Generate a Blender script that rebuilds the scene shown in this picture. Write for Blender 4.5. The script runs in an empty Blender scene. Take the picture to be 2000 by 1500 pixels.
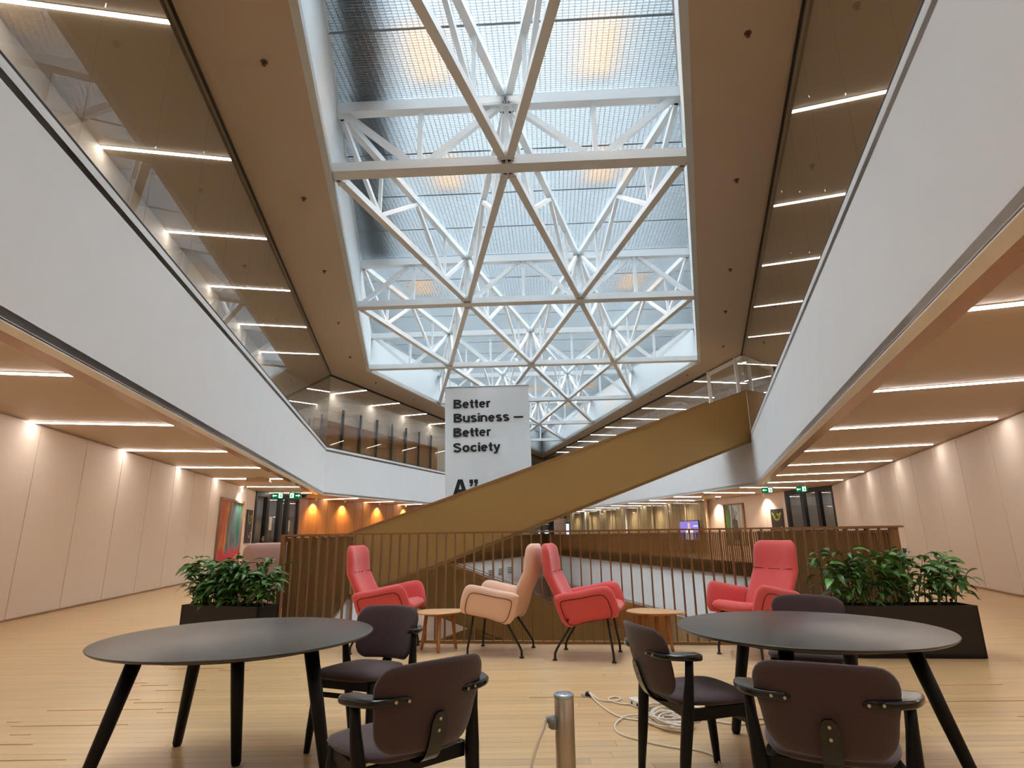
import bpy, bmesh, math, random
from mathutils import Vector, Matrix
from mathutils.geometry import tessellate_polygon
random.seed(7)
PI = math.pi
scene = bpy.context.scene
COL = scene.collection
S = 1.19                       # the building below is drawn in units of 1.19 m

# ---------------------------------------------------------------- camera, sky, exposure
cam_data = bpy.data.cameras.new('camera')
cam = bpy.data.objects.new('camera', cam_data)
COL.objects.link(cam)
pitch, roll = math.radians(14.65), math.radians(0.8)
cp, sp, cr, sr = math.cos(pitch), math.sin(pitch), math.cos(roll), math.sin(roll)
fw = Vector((0, cp, sp)); up0 = Vector((0, -sp, cp)); rt0 = Vector((1, 0, 0))
rt = cr*rt0 - sr*up0; upv = sr*rt0 + cr*up0
m = Matrix((rt, upv, -fw)).transposed().to_4x4()
m.translation = Vector((0, 0, 1.26))
cam.matrix_world = m
cam_data.sensor_width = 36; cam_data.lens = 36*1130/2000
cam_data.clip_start = 0.05; cam_data.clip_end = 400
scene.camera = cam

world = bpy.data.worlds.new('overcast_sky'); scene.world = world
world.use_nodes = True
bg = world.node_tree.nodes['Background']
bg.inputs[0].default_value = (0.80, 0.92, 1.0, 1)
SKY = 8.0
bg.inputs[1].default_value = SKY
vs = scene.view_settings
vs.view_transform = 'Standard'; vs.look = 'None'; vs.gamma = 1.0
vs.use_curve_mapping = False
vs.exposure = 0.95
STRIP = 16.0                    # brightness of the linear ceiling lights
cy = scene.cycles
cy.max_bounces = 9; cy.diffuse_bounces = 5; cy.glossy_bounces = 4
cy.transparent_max_bounces = 16; cy.transmission_bounces = 4
cy.caustics_reflective = False; cy.caustics_refractive = False
cy.sample_clamp_indirect = 6.0
cy.use_denoising = True

# ---------------------------------------------------------------- materials
def lin(c):
    def f(v):
        v /= 255.0
        return v/12.92 if v <= 0.04045 else ((v+0.055)/1.055)**2.4
    return tuple(f(v) for v in c)

def mat(name, rgb, rough=0.5, metal=0.0, noise=0.0, scale=(8, 8, 8), coat=0.0, bump=0.0, spec=None, rand=0.0, emit=None, estr=0.0, detail=3, sheen=0.0):
    m = bpy.data.materials.new(name); m.use_nodes = True
    nt = m.node_tree; p = nt.nodes['Principled BSDF']
    c = lin(rgb)
    p.inputs['Base Color'].default_value = (*c, 1)
    p.inputs['Roughness'].default_value = rough
    p.inputs['Metallic'].default_value = metal
    if spec is not None: p.inputs['Specular IOR Level'].default_value = spec
    if coat: p.inputs['Coat Weight'].default_value = coat; p.inputs['Coat Roughness'].default_value = 0.2
    if sheen: p.inputs['Sheen Weight'].default_value = sheen; p.inputs['Sheen Roughness'].default_value = 0.5
    if emit:
        p.inputs['Emission Color'].default_value = (*emit, 1); p.inputs['Emission Strength'].default_value = estr
    if noise or bump or rand:
        tc = nt.nodes.new('ShaderNodeTexCoord'); mp = nt.nodes.new('ShaderNodeMapping')
        mp.inputs['Scale'].default_value = scale
        nt.links.new(tc.outputs['Object'], mp.inputs['Vector'])
        n = nt.nodes.new('ShaderNodeTexNoise'); n.inputs['Scale'].default_value = 1.0; n.inputs['Detail'].default_value = detail
        vec = mp.outputs['Vector']
        if rand:
            oi = nt.nodes.new('ShaderNodeObjectInfo')
            va = nt.nodes.new('ShaderNodeVectorMath'); va.operation = 'ADD'
            sc = nt.nodes.new('ShaderNodeVectorMath'); sc.operation = 'SCALE'
            cb = nt.nodes.new('ShaderNodeCombineXYZ')
            for k in range(3): nt.links.new(oi.outputs['Random'], cb.inputs[k])
            nt.links.new(cb.outputs[0], sc.inputs[0]); sc.inputs['Scale'].default_value = 57.0
            nt.links.new(vec, va.inputs[0]); nt.links.new(sc.outputs[0], va.inputs[1]); vec = va.outputs[0]
        nt.links.new(vec, n.inputs['Vector'])
        if noise or rand:
            hsv = nt.nodes.new('ShaderNodeHueSaturation'); hsv.inputs['Color'].default_value = (*c, 1)
            ma = nt.nodes.new('ShaderNodeMapRange')
            ma.inputs[1].default_value = 0.25; ma.inputs[2].default_value = 0.75
            ma.inputs[3].default_value = 1-noise; ma.inputs[4].default_value = 1+noise
            nt.links.new(n.outputs['Fac'], ma.inputs[0]); val = ma.outputs[0]
            if rand:
                mr = nt.nodes.new('ShaderNodeMapRange'); mr.inputs[3].default_value = 1-rand; mr.inputs[4].default_value = 1+rand
                nt.links.new(oi.outputs['Random'], mr.inputs[0])
                mu = nt.nodes.new('ShaderNodeMath'); mu.operation = 'MULTIPLY'
                nt.links.new(val, mu.inputs[0]); nt.links.new(mr.outputs[0], mu.inputs[1]); val = mu.outputs[0]
            nt.links.new(val, hsv.inputs['Value']); nt.links.new(hsv.outputs[0], p.inputs['Base Color'])
        if bump:
            b = nt.nodes.new('ShaderNodeBump'); b.inputs['Strength'].default_value = bump; b.inputs['Distance'].default_value = 0.01
            nt.links.new(n.outputs['Fac'], b.inputs['Height']); nt.links.new(b.outputs[0], p.inputs['Normal'])
    return m

def glass_mat(name, tint, refl=1.0):
    m = bpy.data.materials.new(name); m.use_nodes = True
    nt = m.node_tree; nt.nodes.clear()
    o = nt.nodes.new('ShaderNodeOutputMaterial'); mx = nt.nodes.new('ShaderNodeMixShader')
    t = nt.nodes.new('ShaderNodeBsdfTransparent'); g = nt.nodes.new('ShaderNodeBsdfGlossy')
    f = nt.nodes.new('ShaderNodeFresnel'); f.inputs[0].default_value = 1.5
    mu = nt.nodes.new('ShaderNodeMath'); mu.operation = 'MULTIPLY'; mu.inputs[1].default_value = refl; mu.use_clamp = True
    t.inputs[0].default_value = (*tint, 1); g.inputs['Roughness'].default_value = 0.0
    ge = nt.nodes.new('ShaderNodeNewGeometry'); mb_ = nt.nodes.new('ShaderNodeMath'); mb_.operation = 'SUBTRACT'; mb_.inputs[0].default_value = 1.0
    m2 = nt.nodes.new('ShaderNodeMath'); m2.operation = 'MULTIPLY'
    nt.links.new(ge.outputs['Backfacing'], mb_.inputs[1])          # outer face only, so that the thin pane reflects once
    nt.links.new(f.outputs[0], mu.inputs[0]); nt.links.new(mu.outputs[0], m2.inputs[0]); nt.links.new(mb_.outputs[0], m2.inputs[1])
    nt.links.new(m2.outputs[0], mx.inputs[0])
    nt.links.new(t.outputs[0], mx.inputs[1]); nt.links.new(g.outputs[0], mx.inputs[2]); nt.links.new(mx.outputs[0], o.inputs[0])
    return m

def emis(name, rgb, strength):
    m = bpy.data.materials.new(name); m.use_nodes = True
    nt = m.node_tree; nt.nodes.clear()
    o = nt.nodes.new('ShaderNodeOutputMaterial'); e = nt.nodes.new('ShaderNodeEmission')
    e.inputs[0].default_value = (*rgb, 1); e.inputs[1].default_value = strength
    nt.links.new(e.outputs[0], o.inputs[0]); return m

def painting_mat(name, ramp, scale, seed, bottom=None):
    """Abstract painted canvas: vertical streaks of colour, on Generated coordinates."""
    m = bpy.data.materials.new(name); m.use_nodes = True
    nt = m.node_tree; p = nt.nodes['Principled BSDF']; p.inputs['Roughness'].default_value = 0.6
    tc = nt.nodes.new('ShaderNodeTexCoord'); mp = nt.nodes.new('ShaderNodeMapping')
    mp.inputs['Scale'].default_value = scale; mp.inputs['Location'].default_value = (seed, seed*0.7, 0)
    n = nt.nodes.new('ShaderNodeTexNoise'); n.inputs['Scale'].default_value = 1; n.inputs['Detail'].default_value = 5
    n.inputs['Distortion'].default_value = 0.4
    cr_ = nt.nodes.new('ShaderNodeValToRGB')
    els = cr_.color_ramp.elements
    while len(els) > 1: els.remove(els[-1])
    els[0].position = ramp[0][0]; els[0].color = (*lin(ramp[0][1]), 1)
    for pos, c in ramp[1:]:
        e = els.new(pos); e.color = (*lin(c), 1)
    nt.links.new(tc.outputs['Generated'], mp.inputs[0]); nt.links.new(mp.outputs[0], n.inputs['Vector'])
    sep = nt.nodes.new('ShaderNodeSeparateXYZ'); nt.links.new(tc.outputs['Generated'], sep.inputs[0])
    ad = nt.nodes.new('ShaderNodeMath'); ad.operation = 'MULTIPLY_ADD'; ad.inputs[1].default_value = 0.62
    mul = nt.nodes.new('ShaderNodeMath'); mul.operation = 'MULTIPLY_ADD'; mul.inputs[1].default_value = 0.9; mul.inputs[2].default_value = -0.27
    nt.links.new(n.outputs['Fac'], mul.inputs[0])
    nt.links.new(sep.outputs['X'], ad.inputs[0]); nt.links.new(mul.outputs[0], ad.inputs[2])
    nt.links.new(ad.outputs[0], cr_.inputs[0])
    out = cr_.outputs[0]
    if bottom:
        mx = nt.nodes.new('ShaderNodeMix'); mx.data_type = 'RGBA'
        mr = nt.nodes.new('ShaderNodeMapRange'); mr.inputs[1].default_value = 0.12; mr.inputs[2].default_value = 0.24
        mr.inputs[3].default_value = 1; mr.inputs[4].default_value = 0
        zz = nt.nodes.new('ShaderNodeMath'); zz.operation = 'MULTIPLY_ADD'; zz.inputs[1].default_value = 0.3; zz.inputs[2].default_value = -0.15
        za = nt.nodes.new('ShaderNodeMath'); za.operation = 'ADD'
        nt.links.new(n.outputs['Fac'], zz.inputs[0]); nt.links.new(sep.outputs['Z'], za.inputs[0]); nt.links.new(zz.outputs[0], za.inputs[1])
        nt.links.new(za.outputs[0], mr.inputs[0]); nt.links.new(mr.outputs[0], mx.inputs[0])
        nt.links.new(out, mx.inputs[6]); mx.inputs[7].default_value = (*lin(bottom), 1); out = mx.outputs[2]
    nt.links.new(out, p.inputs['Base Color'])
    return m

M = {}
M['plank'] = mat('oak_parquet', (210, 174, 126), 0.30, noise=0.10, scale=(1.2, 26, 10), rand=0.10, coat=0.15, detail=5)
M['floor'] = mat('oak_floor', (206, 170, 123), 0.32, noise=0.14, scale=(0.8, 11, 1), coat=0.12, detail=4)
M['white'] = mat('white_plaster', (236, 236, 237), 0.6, noise=0.015, scale=(1.5, 1.5, 1.5))
M['well'] = mat('grey_white_plaster', (204, 208, 210), 0.6, noise=0.015, scale=(1.5, 1.5, 1.5))
M['cap'] = mat('white_cap', (238, 240, 242), 0.4)
M['soffit'] = mat('tan_ceiling', (196, 176, 154), 0.55, noise=0.02, scale=(.6, .6, .6))
M['steel'] = mat('white_steel', (222, 224, 225), 0.4)
M['bolt'] = mat('dark_bolt', (45, 45, 48), 0.5, metal=0.5)
M['blade'] = mat('grille_aluminium', (128, 133, 136), 0.6, metal=0.25)
M['gold'] = mat('gold_panel', (176, 138, 82), 0.42, metal=0.55, noise=0.02, scale=(.4, .4, .4))
M['goldslat'] = mat('bronze_slat', (140, 104, 62), 0.42, metal=0.55)
M['rail'] = mat('bronze_rail', (150, 110, 72), 0.38, metal=0.6)
M['mirror'] = mat('bronze_mirror', (176, 138, 106), 0.25, metal=0.6)
M['wood'] = mat('wood_panel', (176, 118, 62), 0.45, noise=0.16, scale=(9, 9, .5), rand=0.07, detail=5)
M['wall'] = mat('pale_wall', (238, 222, 208), 0.6, noise=0.01, rand=0.01)
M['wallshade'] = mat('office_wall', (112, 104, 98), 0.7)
M['black'] = mat('black_lacquer', (9, 9, 9), 0.2, coat=0.25, spec=0.4)
M['blackleg'] = mat('black_satin_wood', (10, 9, 9), 0.42, spec=0.25)
M['blackmatte'] = mat('black_frame', (28, 24, 24), 0.5)
M['tabletop'] = mat('dark_stained_top', (58, 52, 48), 0.33, noise=0.22, scale=(3, 40, 3), detail=6, coat=0.1)
M['fabric'] = mat('aubergine_fabric', (66, 47, 47), 0.9, noise=0.18, scale=(160, 160, 420), bump=0.25, sheen=0.25, detail=2)
M['red'] = mat('coral_fabric', (216, 84, 83), 0.9, noise=0.08, scale=(240, 240, 240), bump=0.15, sheen=0.3, detail=2)
M['redseam'] = mat('dark_red_seam', (96, 22, 20), 0.9)
M['beige'] = mat('beige_fabric', (236, 198, 176), 0.9, noise=0.08, scale=(240, 240, 240), bump=0.15, sheen=0.3, detail=2)
M['beigeseam'] = mat('brown_seam', (112, 70, 50), 0.9)
M['pink'] = mat('dusty_pink_fabric', (176, 136, 126), 0.9, noise=0.1, scale=(120, 120, 300), bump=0.15, sheen=0.2, detail=2)
M['tube'] = mat('black_tube', (22, 20, 20), 0.4)
M['birch'] = mat('birch_top', (206, 160, 110), 0.42, noise=0.07, scale=(4, 30, 4), detail=4)
M['oakleg'] = mat('oak_leg', (178, 118, 66), 0.45, noise=0.08, scale=(30, 30, 3))
M['alu'] = mat('brushed_aluminium', (182, 168, 150), 0.36, metal=0.75, noise=0.04, scale=(200, 200, 2))
M['alutop'] = mat('aluminium_cap', (176, 190, 200), 0.3, metal=0.7)
M['cable'] = mat('white_cable', (226, 212, 196), 0.5)
M['cablewhite'] = mat('white_plastic', (232, 228, 222), 0.4)
M['grey'] = mat('grey_plastic', (120, 118, 116), 0.45)
M['soil'] = mat('planter_soil', (40, 30, 24), 0.9, noise=0.4, scale=(60, 60, 60))
M['planter'] = mat('black_planter', (24, 21, 20), 0.55)
M['leaf'] = mat('green_leaf', (78, 122, 52), 0.38, noise=0.25, scale=(20, 20, 20), rand=0.45)
M['leafdry'] = mat('dry_leaf', (176, 104, 44), 0.6)
M['stem'] = mat('plant_stem', (66, 70, 40), 0.7)
M['banner'] = mat('banner_cloth', (234, 238, 242), 0.8, noise=0.03, scale=(.8, .8, .25))
M['ink'] = mat('black_print', (14, 14, 18), 0.7)
M['bar'] = mat('banner_bar', (150, 156, 160), 0.4, metal=0.5)
M['strip'] = emis('strip_diffuser', (1.0, 0.92, 0.85), STRIP)
M['rooflamp'] = emis('roof_lamp', (1.0, 0.68, 0.44), 11)
M['duct'] = mat('roof_duct', (104, 106, 110), 0.7)
M['curtain'] = mat('sheer_curtain', (206, 182, 142), 0.8, noise=0.25, scale=(3, 3, .15))
M['exit'] = emis('exit_green', (0.0, 0.16, 0.05), 0.5)
M['exitwhite'] = emis('exit_white', (0.8, 1, 0.9), 1.0)
M['screen'] = emis('screen_violet', (0.22, 0.17, 0.50), 0.75)
M['screenwhite'] = emis('screen_white', (0.8, 0.8, 0.9), 0.9)
M['screenskin'] = emis('screen_skin', (0.55, 0.30, 0.26), 0.9)
M['screenblue'] = emis('screen_blue', (0.55, 0.8, 1.0), 1.1)
M['orangetext'] = mat('orange_print', (214, 132, 40), 0.7)
M['signface'] = mat('sign_board', (226, 206, 194), 0.6)
M['frame'] = mat('picture_frame', (152, 110, 86), 0.5)
M['poster'] = mat('charcoal_poster', (52, 44, 44), 0.6)
M['lime'] = mat('lime_print', (150, 166, 44), 0.6)
M['paper'] = mat('paper', (224, 214, 200), 0.7)
M['chrome'] = mat('satin_steel', (190, 186, 180), 0.3, metal=0.9)
M['copper'] = mat('sprinkler_metal', (112, 88, 68), 0.45, metal=0.6)
M['ac'] = mat('air_unit', (206, 178, 150), 0.5)
M['carpet'] = mat('lower_floor', (150, 126, 98), 0.6)
M['glass'] = glass_mat('clear_glass', (0.93, 0.95, 0.93), 1.4)
M['doorglass'] = glass_mat('door_glass', (0.84, 0.86, 0.84), 1.6)
M['canvas1'] = painting_mat('painted_canvas_warm', [(0.0, (150, 62, 30)), (0.16, (216, 130, 60)), (0.3, (190, 70, 40)), (0.42, (222, 150, 84)), (0.5, (70, 96, 112)), (0.62, (104, 140, 150)), (0.75, (40, 108, 84)), (0.88, (76, 150, 110)), (1.0, (206, 92, 60))], (9, 1, 1.1), 3.3, bottom=(196, 44, 62))
M['canvas2'] = painting_mat('painted_canvas_cool', [(0.0, (120, 146, 56)), (0.2, (84, 128, 60)), (0.34, (96, 104, 76)), (0.42, (176, 190, 198)), (0.6, (196, 208, 216)), (0.72, (168, 178, 156)), (0.8, (206, 178, 80)), (1.0, (156, 156, 110))], (8, 1, 1.2), 8.1)

# ---------------------------------------------------------------- mesh helpers
class MB:
    def __init__(s, k=1.0): s.v = []; s.f = []; s.k = k
    def add(s, vs_, fs):
        n = len(s.v); s.v += [Vector(v) for v in vs_]; s.f += [tuple(i+n for i in f) for f in fs]; return s
    def box(s, c, d, rot=None):
        x, y, z = d[0]/2, d[1]/2, d[2]/2
        vs_ = [Vector(p) for p in ((-x,-y,-z),(x,-y,-z),(x,y,-z),(-x,y,-z),(-x,-y,z),(x,-y,z),(x,y,z),(-x,y,z))]
        if rot is not None: vs_ = [rot @ v for v in vs_]
        c = Vector(c)
        return s.add([v+c for v in vs_], [(0,3,2,1),(4,5,6,7),(0,1,5,4),(1,2,6,5),(2,3,7,6),(3,0,4,7)])
    def bar(s, p, q, w, h, up=(0,0,1)):
        """rectangular member from p to q; w across, h along up"""
        p = Vector(p); q = Vector(q); d = (q-p).normalized(); up = Vector(up)
        if abs(d.dot(up)) > .98: up = Vector((0,1,0)) if abs(d.y) < .9 else Vector((1,0,0))
        sd = d.cross(up).normalized(); u = sd.cross(d).normalized()
        a = sd*(w/2); b = u*(h/2)
        return s.add([p-a-b, p+a-b, p+a+b, p-a+b, q-a-b, q+a-b, q+a+b, q-a+b], [(0,1,2,3),(7,6,5,4),(0,4,5,1),(1,5,6,2),(2,6,7,3),(3,7,4,0)])
    def tube(s, path, r, n=8):
        path = [Vector(p) for p in path]; rs = r if isinstance(r, (list, tuple)) else [r]*len(path)
        rings = []; prev = None
        for i, p in enumerate(path):
            d = (path[min(i+1, len(path)-1)] - path[max(i-1, 0)]).normalized()
            ref = prev if prev is not None else (Vector((0,0,1)) if abs(d.z) < .9 else Vector((1,0,0)))
            a = d.cross(ref); a = a.normalized() if a.length > 1e-6 else d.orthogonal().normalized()
            b = a.cross(d).normalized(); prev = b
            rings.append([p + (a*math.cos(2*PI*k/n) + b*math.sin(2*PI*k/n))*rs[i] for k in range(n)])
        vs_ = [v for r_ in rings for v in r_]; fs = []
        for i in range(len(path)-1):
            for k in range(n):
                fs.append((i*n+k, i*n+(k+1)%n, (i+1)*n+(k+1)%n, (i+1)*n+k))
        fs.append(tuple(reversed(range(n)))); fs.append(tuple(range((len(path)-1)*n, len(path)*n)))
        return s.add(vs_, fs)
    def lathe(s, prof, n=24, c=(0,0,0)):
        c = Vector(c); vs_ = []; fs = []
        for r, z in prof:
            for k in range(n): vs_.append(c + Vector((r*math.cos(2*PI*k/n), r*math.sin(2*PI*k/n), z)))
        for i in range(len(prof)-1):
            for k in range(n): fs.append((i*n+k, i*n+(k+1)%n, (i+1)*n+(k+1)%n, (i+1)*n+k))
        fs.append(tuple(reversed(range(n)))); fs.append(tuple(range((len(prof)-1)*n, len(prof)*n)))
        return s.add(vs_, fs)
    def prism(s, poly, z0, z1):
        n = len(poly)
        vs_ = [(x, y, z0) for x, y in poly] + [(x, y, z1) for x, y in poly]
        return s.add(vs_, [tuple(reversed(range(n))), tuple(range(n, 2*n))] + [(i, (i+1)%n, n+(i+1)%n, n+i) for i in range(n)])
    def plate(s, outer, holes, z0, z1):
        """flat slab with holes"""
        loops = [outer] + holes
        pts = [p for l in loops for p in l]
        tris = tessellate_polygon([[Vector((x, y, 0)) for x, y in l] for l in loops])
        n = len(pts)
        vs_ = [(x, y, z0) for x, y in pts] + [(x, y, z1) for x, y in pts]
        fs = []
        for t in tris:
            a, b, c = [Vector((*pts[i], 0)) for i in t]
            if (b-a).cross(c-a).z < 0: t = (t[0], t[2], t[1])
            fs.append(tuple(i+n for i in t)); fs.append((t[2], t[1], t[0]))
        o = 0
        for l in loops:
            k = len(l)
            for i in range(k): fs.append((o+i, o+(i+1)%k, n+o+(i+1)%k, n+o+i))
            o += k
        return s.add(vs_, fs)
    def wall(s, a, b, z0, z1, t, zb=None):
        """vertical panel from a to b (plan), thickness t to the left of a->b; zb = (z0,z1) at b for sloping ones"""
        a = Vector((a[0], a[1], 0)); b = Vector((b[0], b[1], 0)); d = (b-a).normalized(); n = Vector((-d.y, d.x, 0))*t
        y0, y1 = zb if zb else (z0, z1)
        Z = Vector((0,0,1))
        return s.add([a+Z*z0, b+Z*y0, b+n+Z*y0, a+n+Z*z0, a+Z*z1, b+Z*y1, b+n+Z*y1, a+n+Z*z1], [(0,3,2,1),(4,5,6,7),(0,1,5,4),(1,2,6,5),(2,3,7,6),(3,0,4,7)])
    def pad(s, outline, fn, t, rings=5, power=6):
        """upholstered pad: outline in (s,t), fn(s,t,n) places it, rounded rim"""
        N = len(outline); vs_ = []; fs = []
        rr = [math.sin(k/rings*PI/2) for k in range(rings+1)]
        idx = {}
        for side in (1, -1):
            for k, r in enumerate(rr):
                if k == rings and side == -1: idx[(side, k)] = idx[(1, k)]; continue
                h = t*math.sqrt(max(0, 1-r**power))
                st = len(vs_)
                if k == 0: vs_.append(Vector(fn(0, 0, side*h))); idx[(side, k)] = [st]*N
                else:
                    for (a, b) in outline: vs_.append(Vector(fn(a*r, b*r, side*h)))
                    idx[(side, k)] = list(range(st, st+N))
        for side in (1, -1):
            for k in range(rings):
                A, B = idx[(side, k)], idx[(side, k+1)]
                for i in range(N):
                    j = (i+1) % N
                    f = (A[i], B[i], B[j]) if k == 0 else (A[i], B[i], B[j], A[j])
                    fs.append(f if side == 1 else tuple(reversed(f)))
        return s.add(vs_, fs)
    def build(s, name, mt, parent=None, smooth=False, bevel=0.0, world=False, fix=True):
        me = bpy.data.meshes.new(name)
        off = parent.location if (parent is not None and world) else Vector((0,0,0))
        me.from_pydata([v*s.k - off for v in s.v], [], s.f)
        if fix:
            bm = bmesh.new(); bm.from_mesh(me)
            bmesh.ops.recalc_face_normals(bm, faces=bm.faces); bm.to_mesh(me); bm.free()
        me.materials.append(mt)
        if smooth:
            me.shade_smooth()
        o = bpy.data.objects.new(name, me); COL.objects.link(o)
        if parent is not None: o.parent = parent
        if bevel:
            b = o.modifiers.new('edge', 'BEVEL'); b.width = bevel; b.segments = 2; b.limit_method = 'ANGLE'
        return o

def tag(o, label=None, cat=None, group=None, kind=None):
    if label: o['label'] = label
    if cat: o['category'] = cat
    if group: o['group'] = group
    if kind: o['kind'] = kind
    return o

def thing(name, label, cat, loc=(0,0,0), rz=0.0, group=None):
    o = bpy.data.objects.new(name, None); COL.objects.link(o)
    o.location = loc; o.rotation_euler = (0, 0, rz); o.empty_display_size = 0.1
    return tag(o, label, cat, group)

def dup(root, loc, rz, label, group=None):
    r = root.copy(); COL.objects.link(r); r.location = loc; r.rotation_euler = (0, 0, rz)
    r['label'] = label
    if group: r['group'] = group
    for ch in list(root.children):
        c = ch.copy(); COL.objects.link(c); c.parent = r
        for g in list(ch.children):
            d = g.copy(); COL.objects.link(d); d.parent = c
    return r

def share(src, name, parent, loc, rot=(0,0,0), scale=(1,1,1)):
    o = bpy.data.objects.new(name, src.data); COL.objects.link(o); o.parent = parent
    o.location = loc; o.rotation_euler = rot; o.scale = scale; return o

def rrect(w, h, r, n=5):
    pts = []
    for cx, cy_, a0 in ((w/2-r, h/2-r, 0), (-w/2+r, h/2-r, 90), (-w/2+r, -h/2+r, 180), (w/2-r, -h/2+r, 270)):
        for k in range(n+1):
            a = math.radians(a0 + 90*k/n); pts.append((cx + r*math.cos(a), cy_ + r*math.sin(a)))
    # a few points along the straight sides so that bends stay smooth
    out = []
    for i, p in enumerate(pts):
        q = pts[(i+1) % len(pts)]; out.append(p)
        L = math.hypot(q[0]-p[0], q[1]-p[1]); m_ = int(L/0.06)
        for k in range(1, m_+1): out.append((p[0]+(q[0]-p[0])*k/(m_+1), p[1]+(q[1]-p[1])*k/(m_+1)))
    return out

def spline(pts, n=8, closed=False):
    P = [Vector(p) for p in pts]; out = []; L = len(P)
    rng = range(L if closed else L-1)
    for i in rng:
        if closed: p0, p1, p2, p3 = P[(i-1)%L], P[i], P[(i+1)%L], P[(i+2)%L]
        else: p0, p1, p2, p3 = P[max(i-1,0)], P[i], P[i+1], P[min(i+2,L-1)]
        for k in range(n):
            t = k/n
            out.append(0.5*((2*p1) + (p2-p0)*t + (2*p0-5*p1+4*p2-p3)*t*t + (3*p1-p0-3*p2+p3)*t**3))
    if not closed: out.append(P[-1])
    return out

def lerp2(a, b, t): return (a[0]+(b[0]-a[0])*t, a[1]+(b[1]-a[1])*t)
def dist2(a, b): return math.hypot(b[0]-a[0], b[1]-a[1])

NUM = ['first','second','third','fourth','fifth','sixth','seventh','eighth','ninth','tenth','eleventh','twelfth','thirteenth','fourteenth','fifteenth','sixteenth','seventeenth','eighteenth','nineteenth','twentieth']
NUM += ['twenty-'+w for w in NUM[:9]] + ['thirtieth']

# ---------------------------------------------------------------- plan of the building (units of S)
UA, UT, UB, UN = (-7.58, 23.4), (2.66, 51.9), (8.87, 21.4), (-1.32, -9.69)          # upper void
UP = [UN, UB, UT, UA]
OUT = [(-3.54, -11), (1.29, -11), (12.3, 22.6), (11.8, 25.5), (10.41, 30.83), (4.55, 49.46), (3.1, 54.5), (-4.74, 35.66), (-9.01, 25.7), (-9.1, 24.8), (-9.44, 21.4), (-8.71, 17.57)]
NL, NR = (-2.55, 6.63), (3.82, 5.91)
B0, T0, A0, L0 = (8.6, 21.0), (2.66, 51.5), (-7.4, 23.9), (-5.15, 19.5)
VOID = [NL, NR, B0, T0, A0, L0]
ZC, ZB, ZS, ZT = 2.75, 4.58, 7.7, 9.5          # our ceiling, top of white band, upper soffit, top of skylight walls
TIP, D2, D1 = Vector((-0.873, -3.617, 0)), Vector((2.09, 6.494, 0)), Vector((-1.252, 6.656, 0))
def node(i, j, z=0.0): return TIP + D2*i + D1*j + Vector((0, 0, z))
RH = [tuple(node(*ij)[:2]) for ij in ((0,0),(4,0),(4,4),(0,4))]

# floors and ceilings
fl = MB(S).plate(OUT, [VOID], -0.42, -0.0035).build('floor', M['floor']); tag(fl, kind='structure')
V1 = [(-4.3, 11.5), (5.3, 11.5), B0, T0, A0, L0]
tag(MB(S).plate(OUT, [V1], -5.5, -5.1).build('floor', M['carpet']), kind='structure')
tag(MB(S).plate(OUT, [], -10.5, -10.2).build('floor', M['carpet']), kind='structure')
tag(MB(S).plate(OUT, [UP], ZC, ZC+0.08).build('ceiling', M['soffit']), kind='structure')
tag(MB(S).plate(OUT, [UP], ZB-0.12, ZB-0.04).build('floor', M['carpet']), kind='structure')
tag(MB(S).plate(OUT, [RH], ZS, ZS+0.15).build('ceiling', M['soffit']), kind='structure')
tag(MB(S).plate(OUT, [VOID], -2.5, -2.42).build('ceiling', M['soffit']), kind='structure')

# parquet boards of the part of the floor seen close by
PX0, PX1, PY0, PY1, PW = -2.55, 2.75, 3.0, 7.25, 0.095
variants = []
for L in (0.9, 1.25, 1.6, 2.0):
    mb = MB().box((0, 0, -0.0035), (L-0.003, PW-0.002, 0.007))
    variants.append((L, mb))
protos = {}
y = PY0; row = 0
while y < PY1:
    x = PX0 - random.random()*1.2
    rail_y = (NL[1] + (0 - NL[0])*(NR[1]-NL[1])/(NR[0]-NL[0]))*S
    while x < PX1:
        L, mb = random.choice(variants)
        if L not in protos:
            o = mb.build('plank', M['plank'], fl, bevel=0.0); protos[L] = o
        else:
            o = share(protos[L], 'plank', fl, (0,0,0))
        o.location = (x+L/2, y, 0)
        x += L
    y += PW; row += 1

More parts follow.
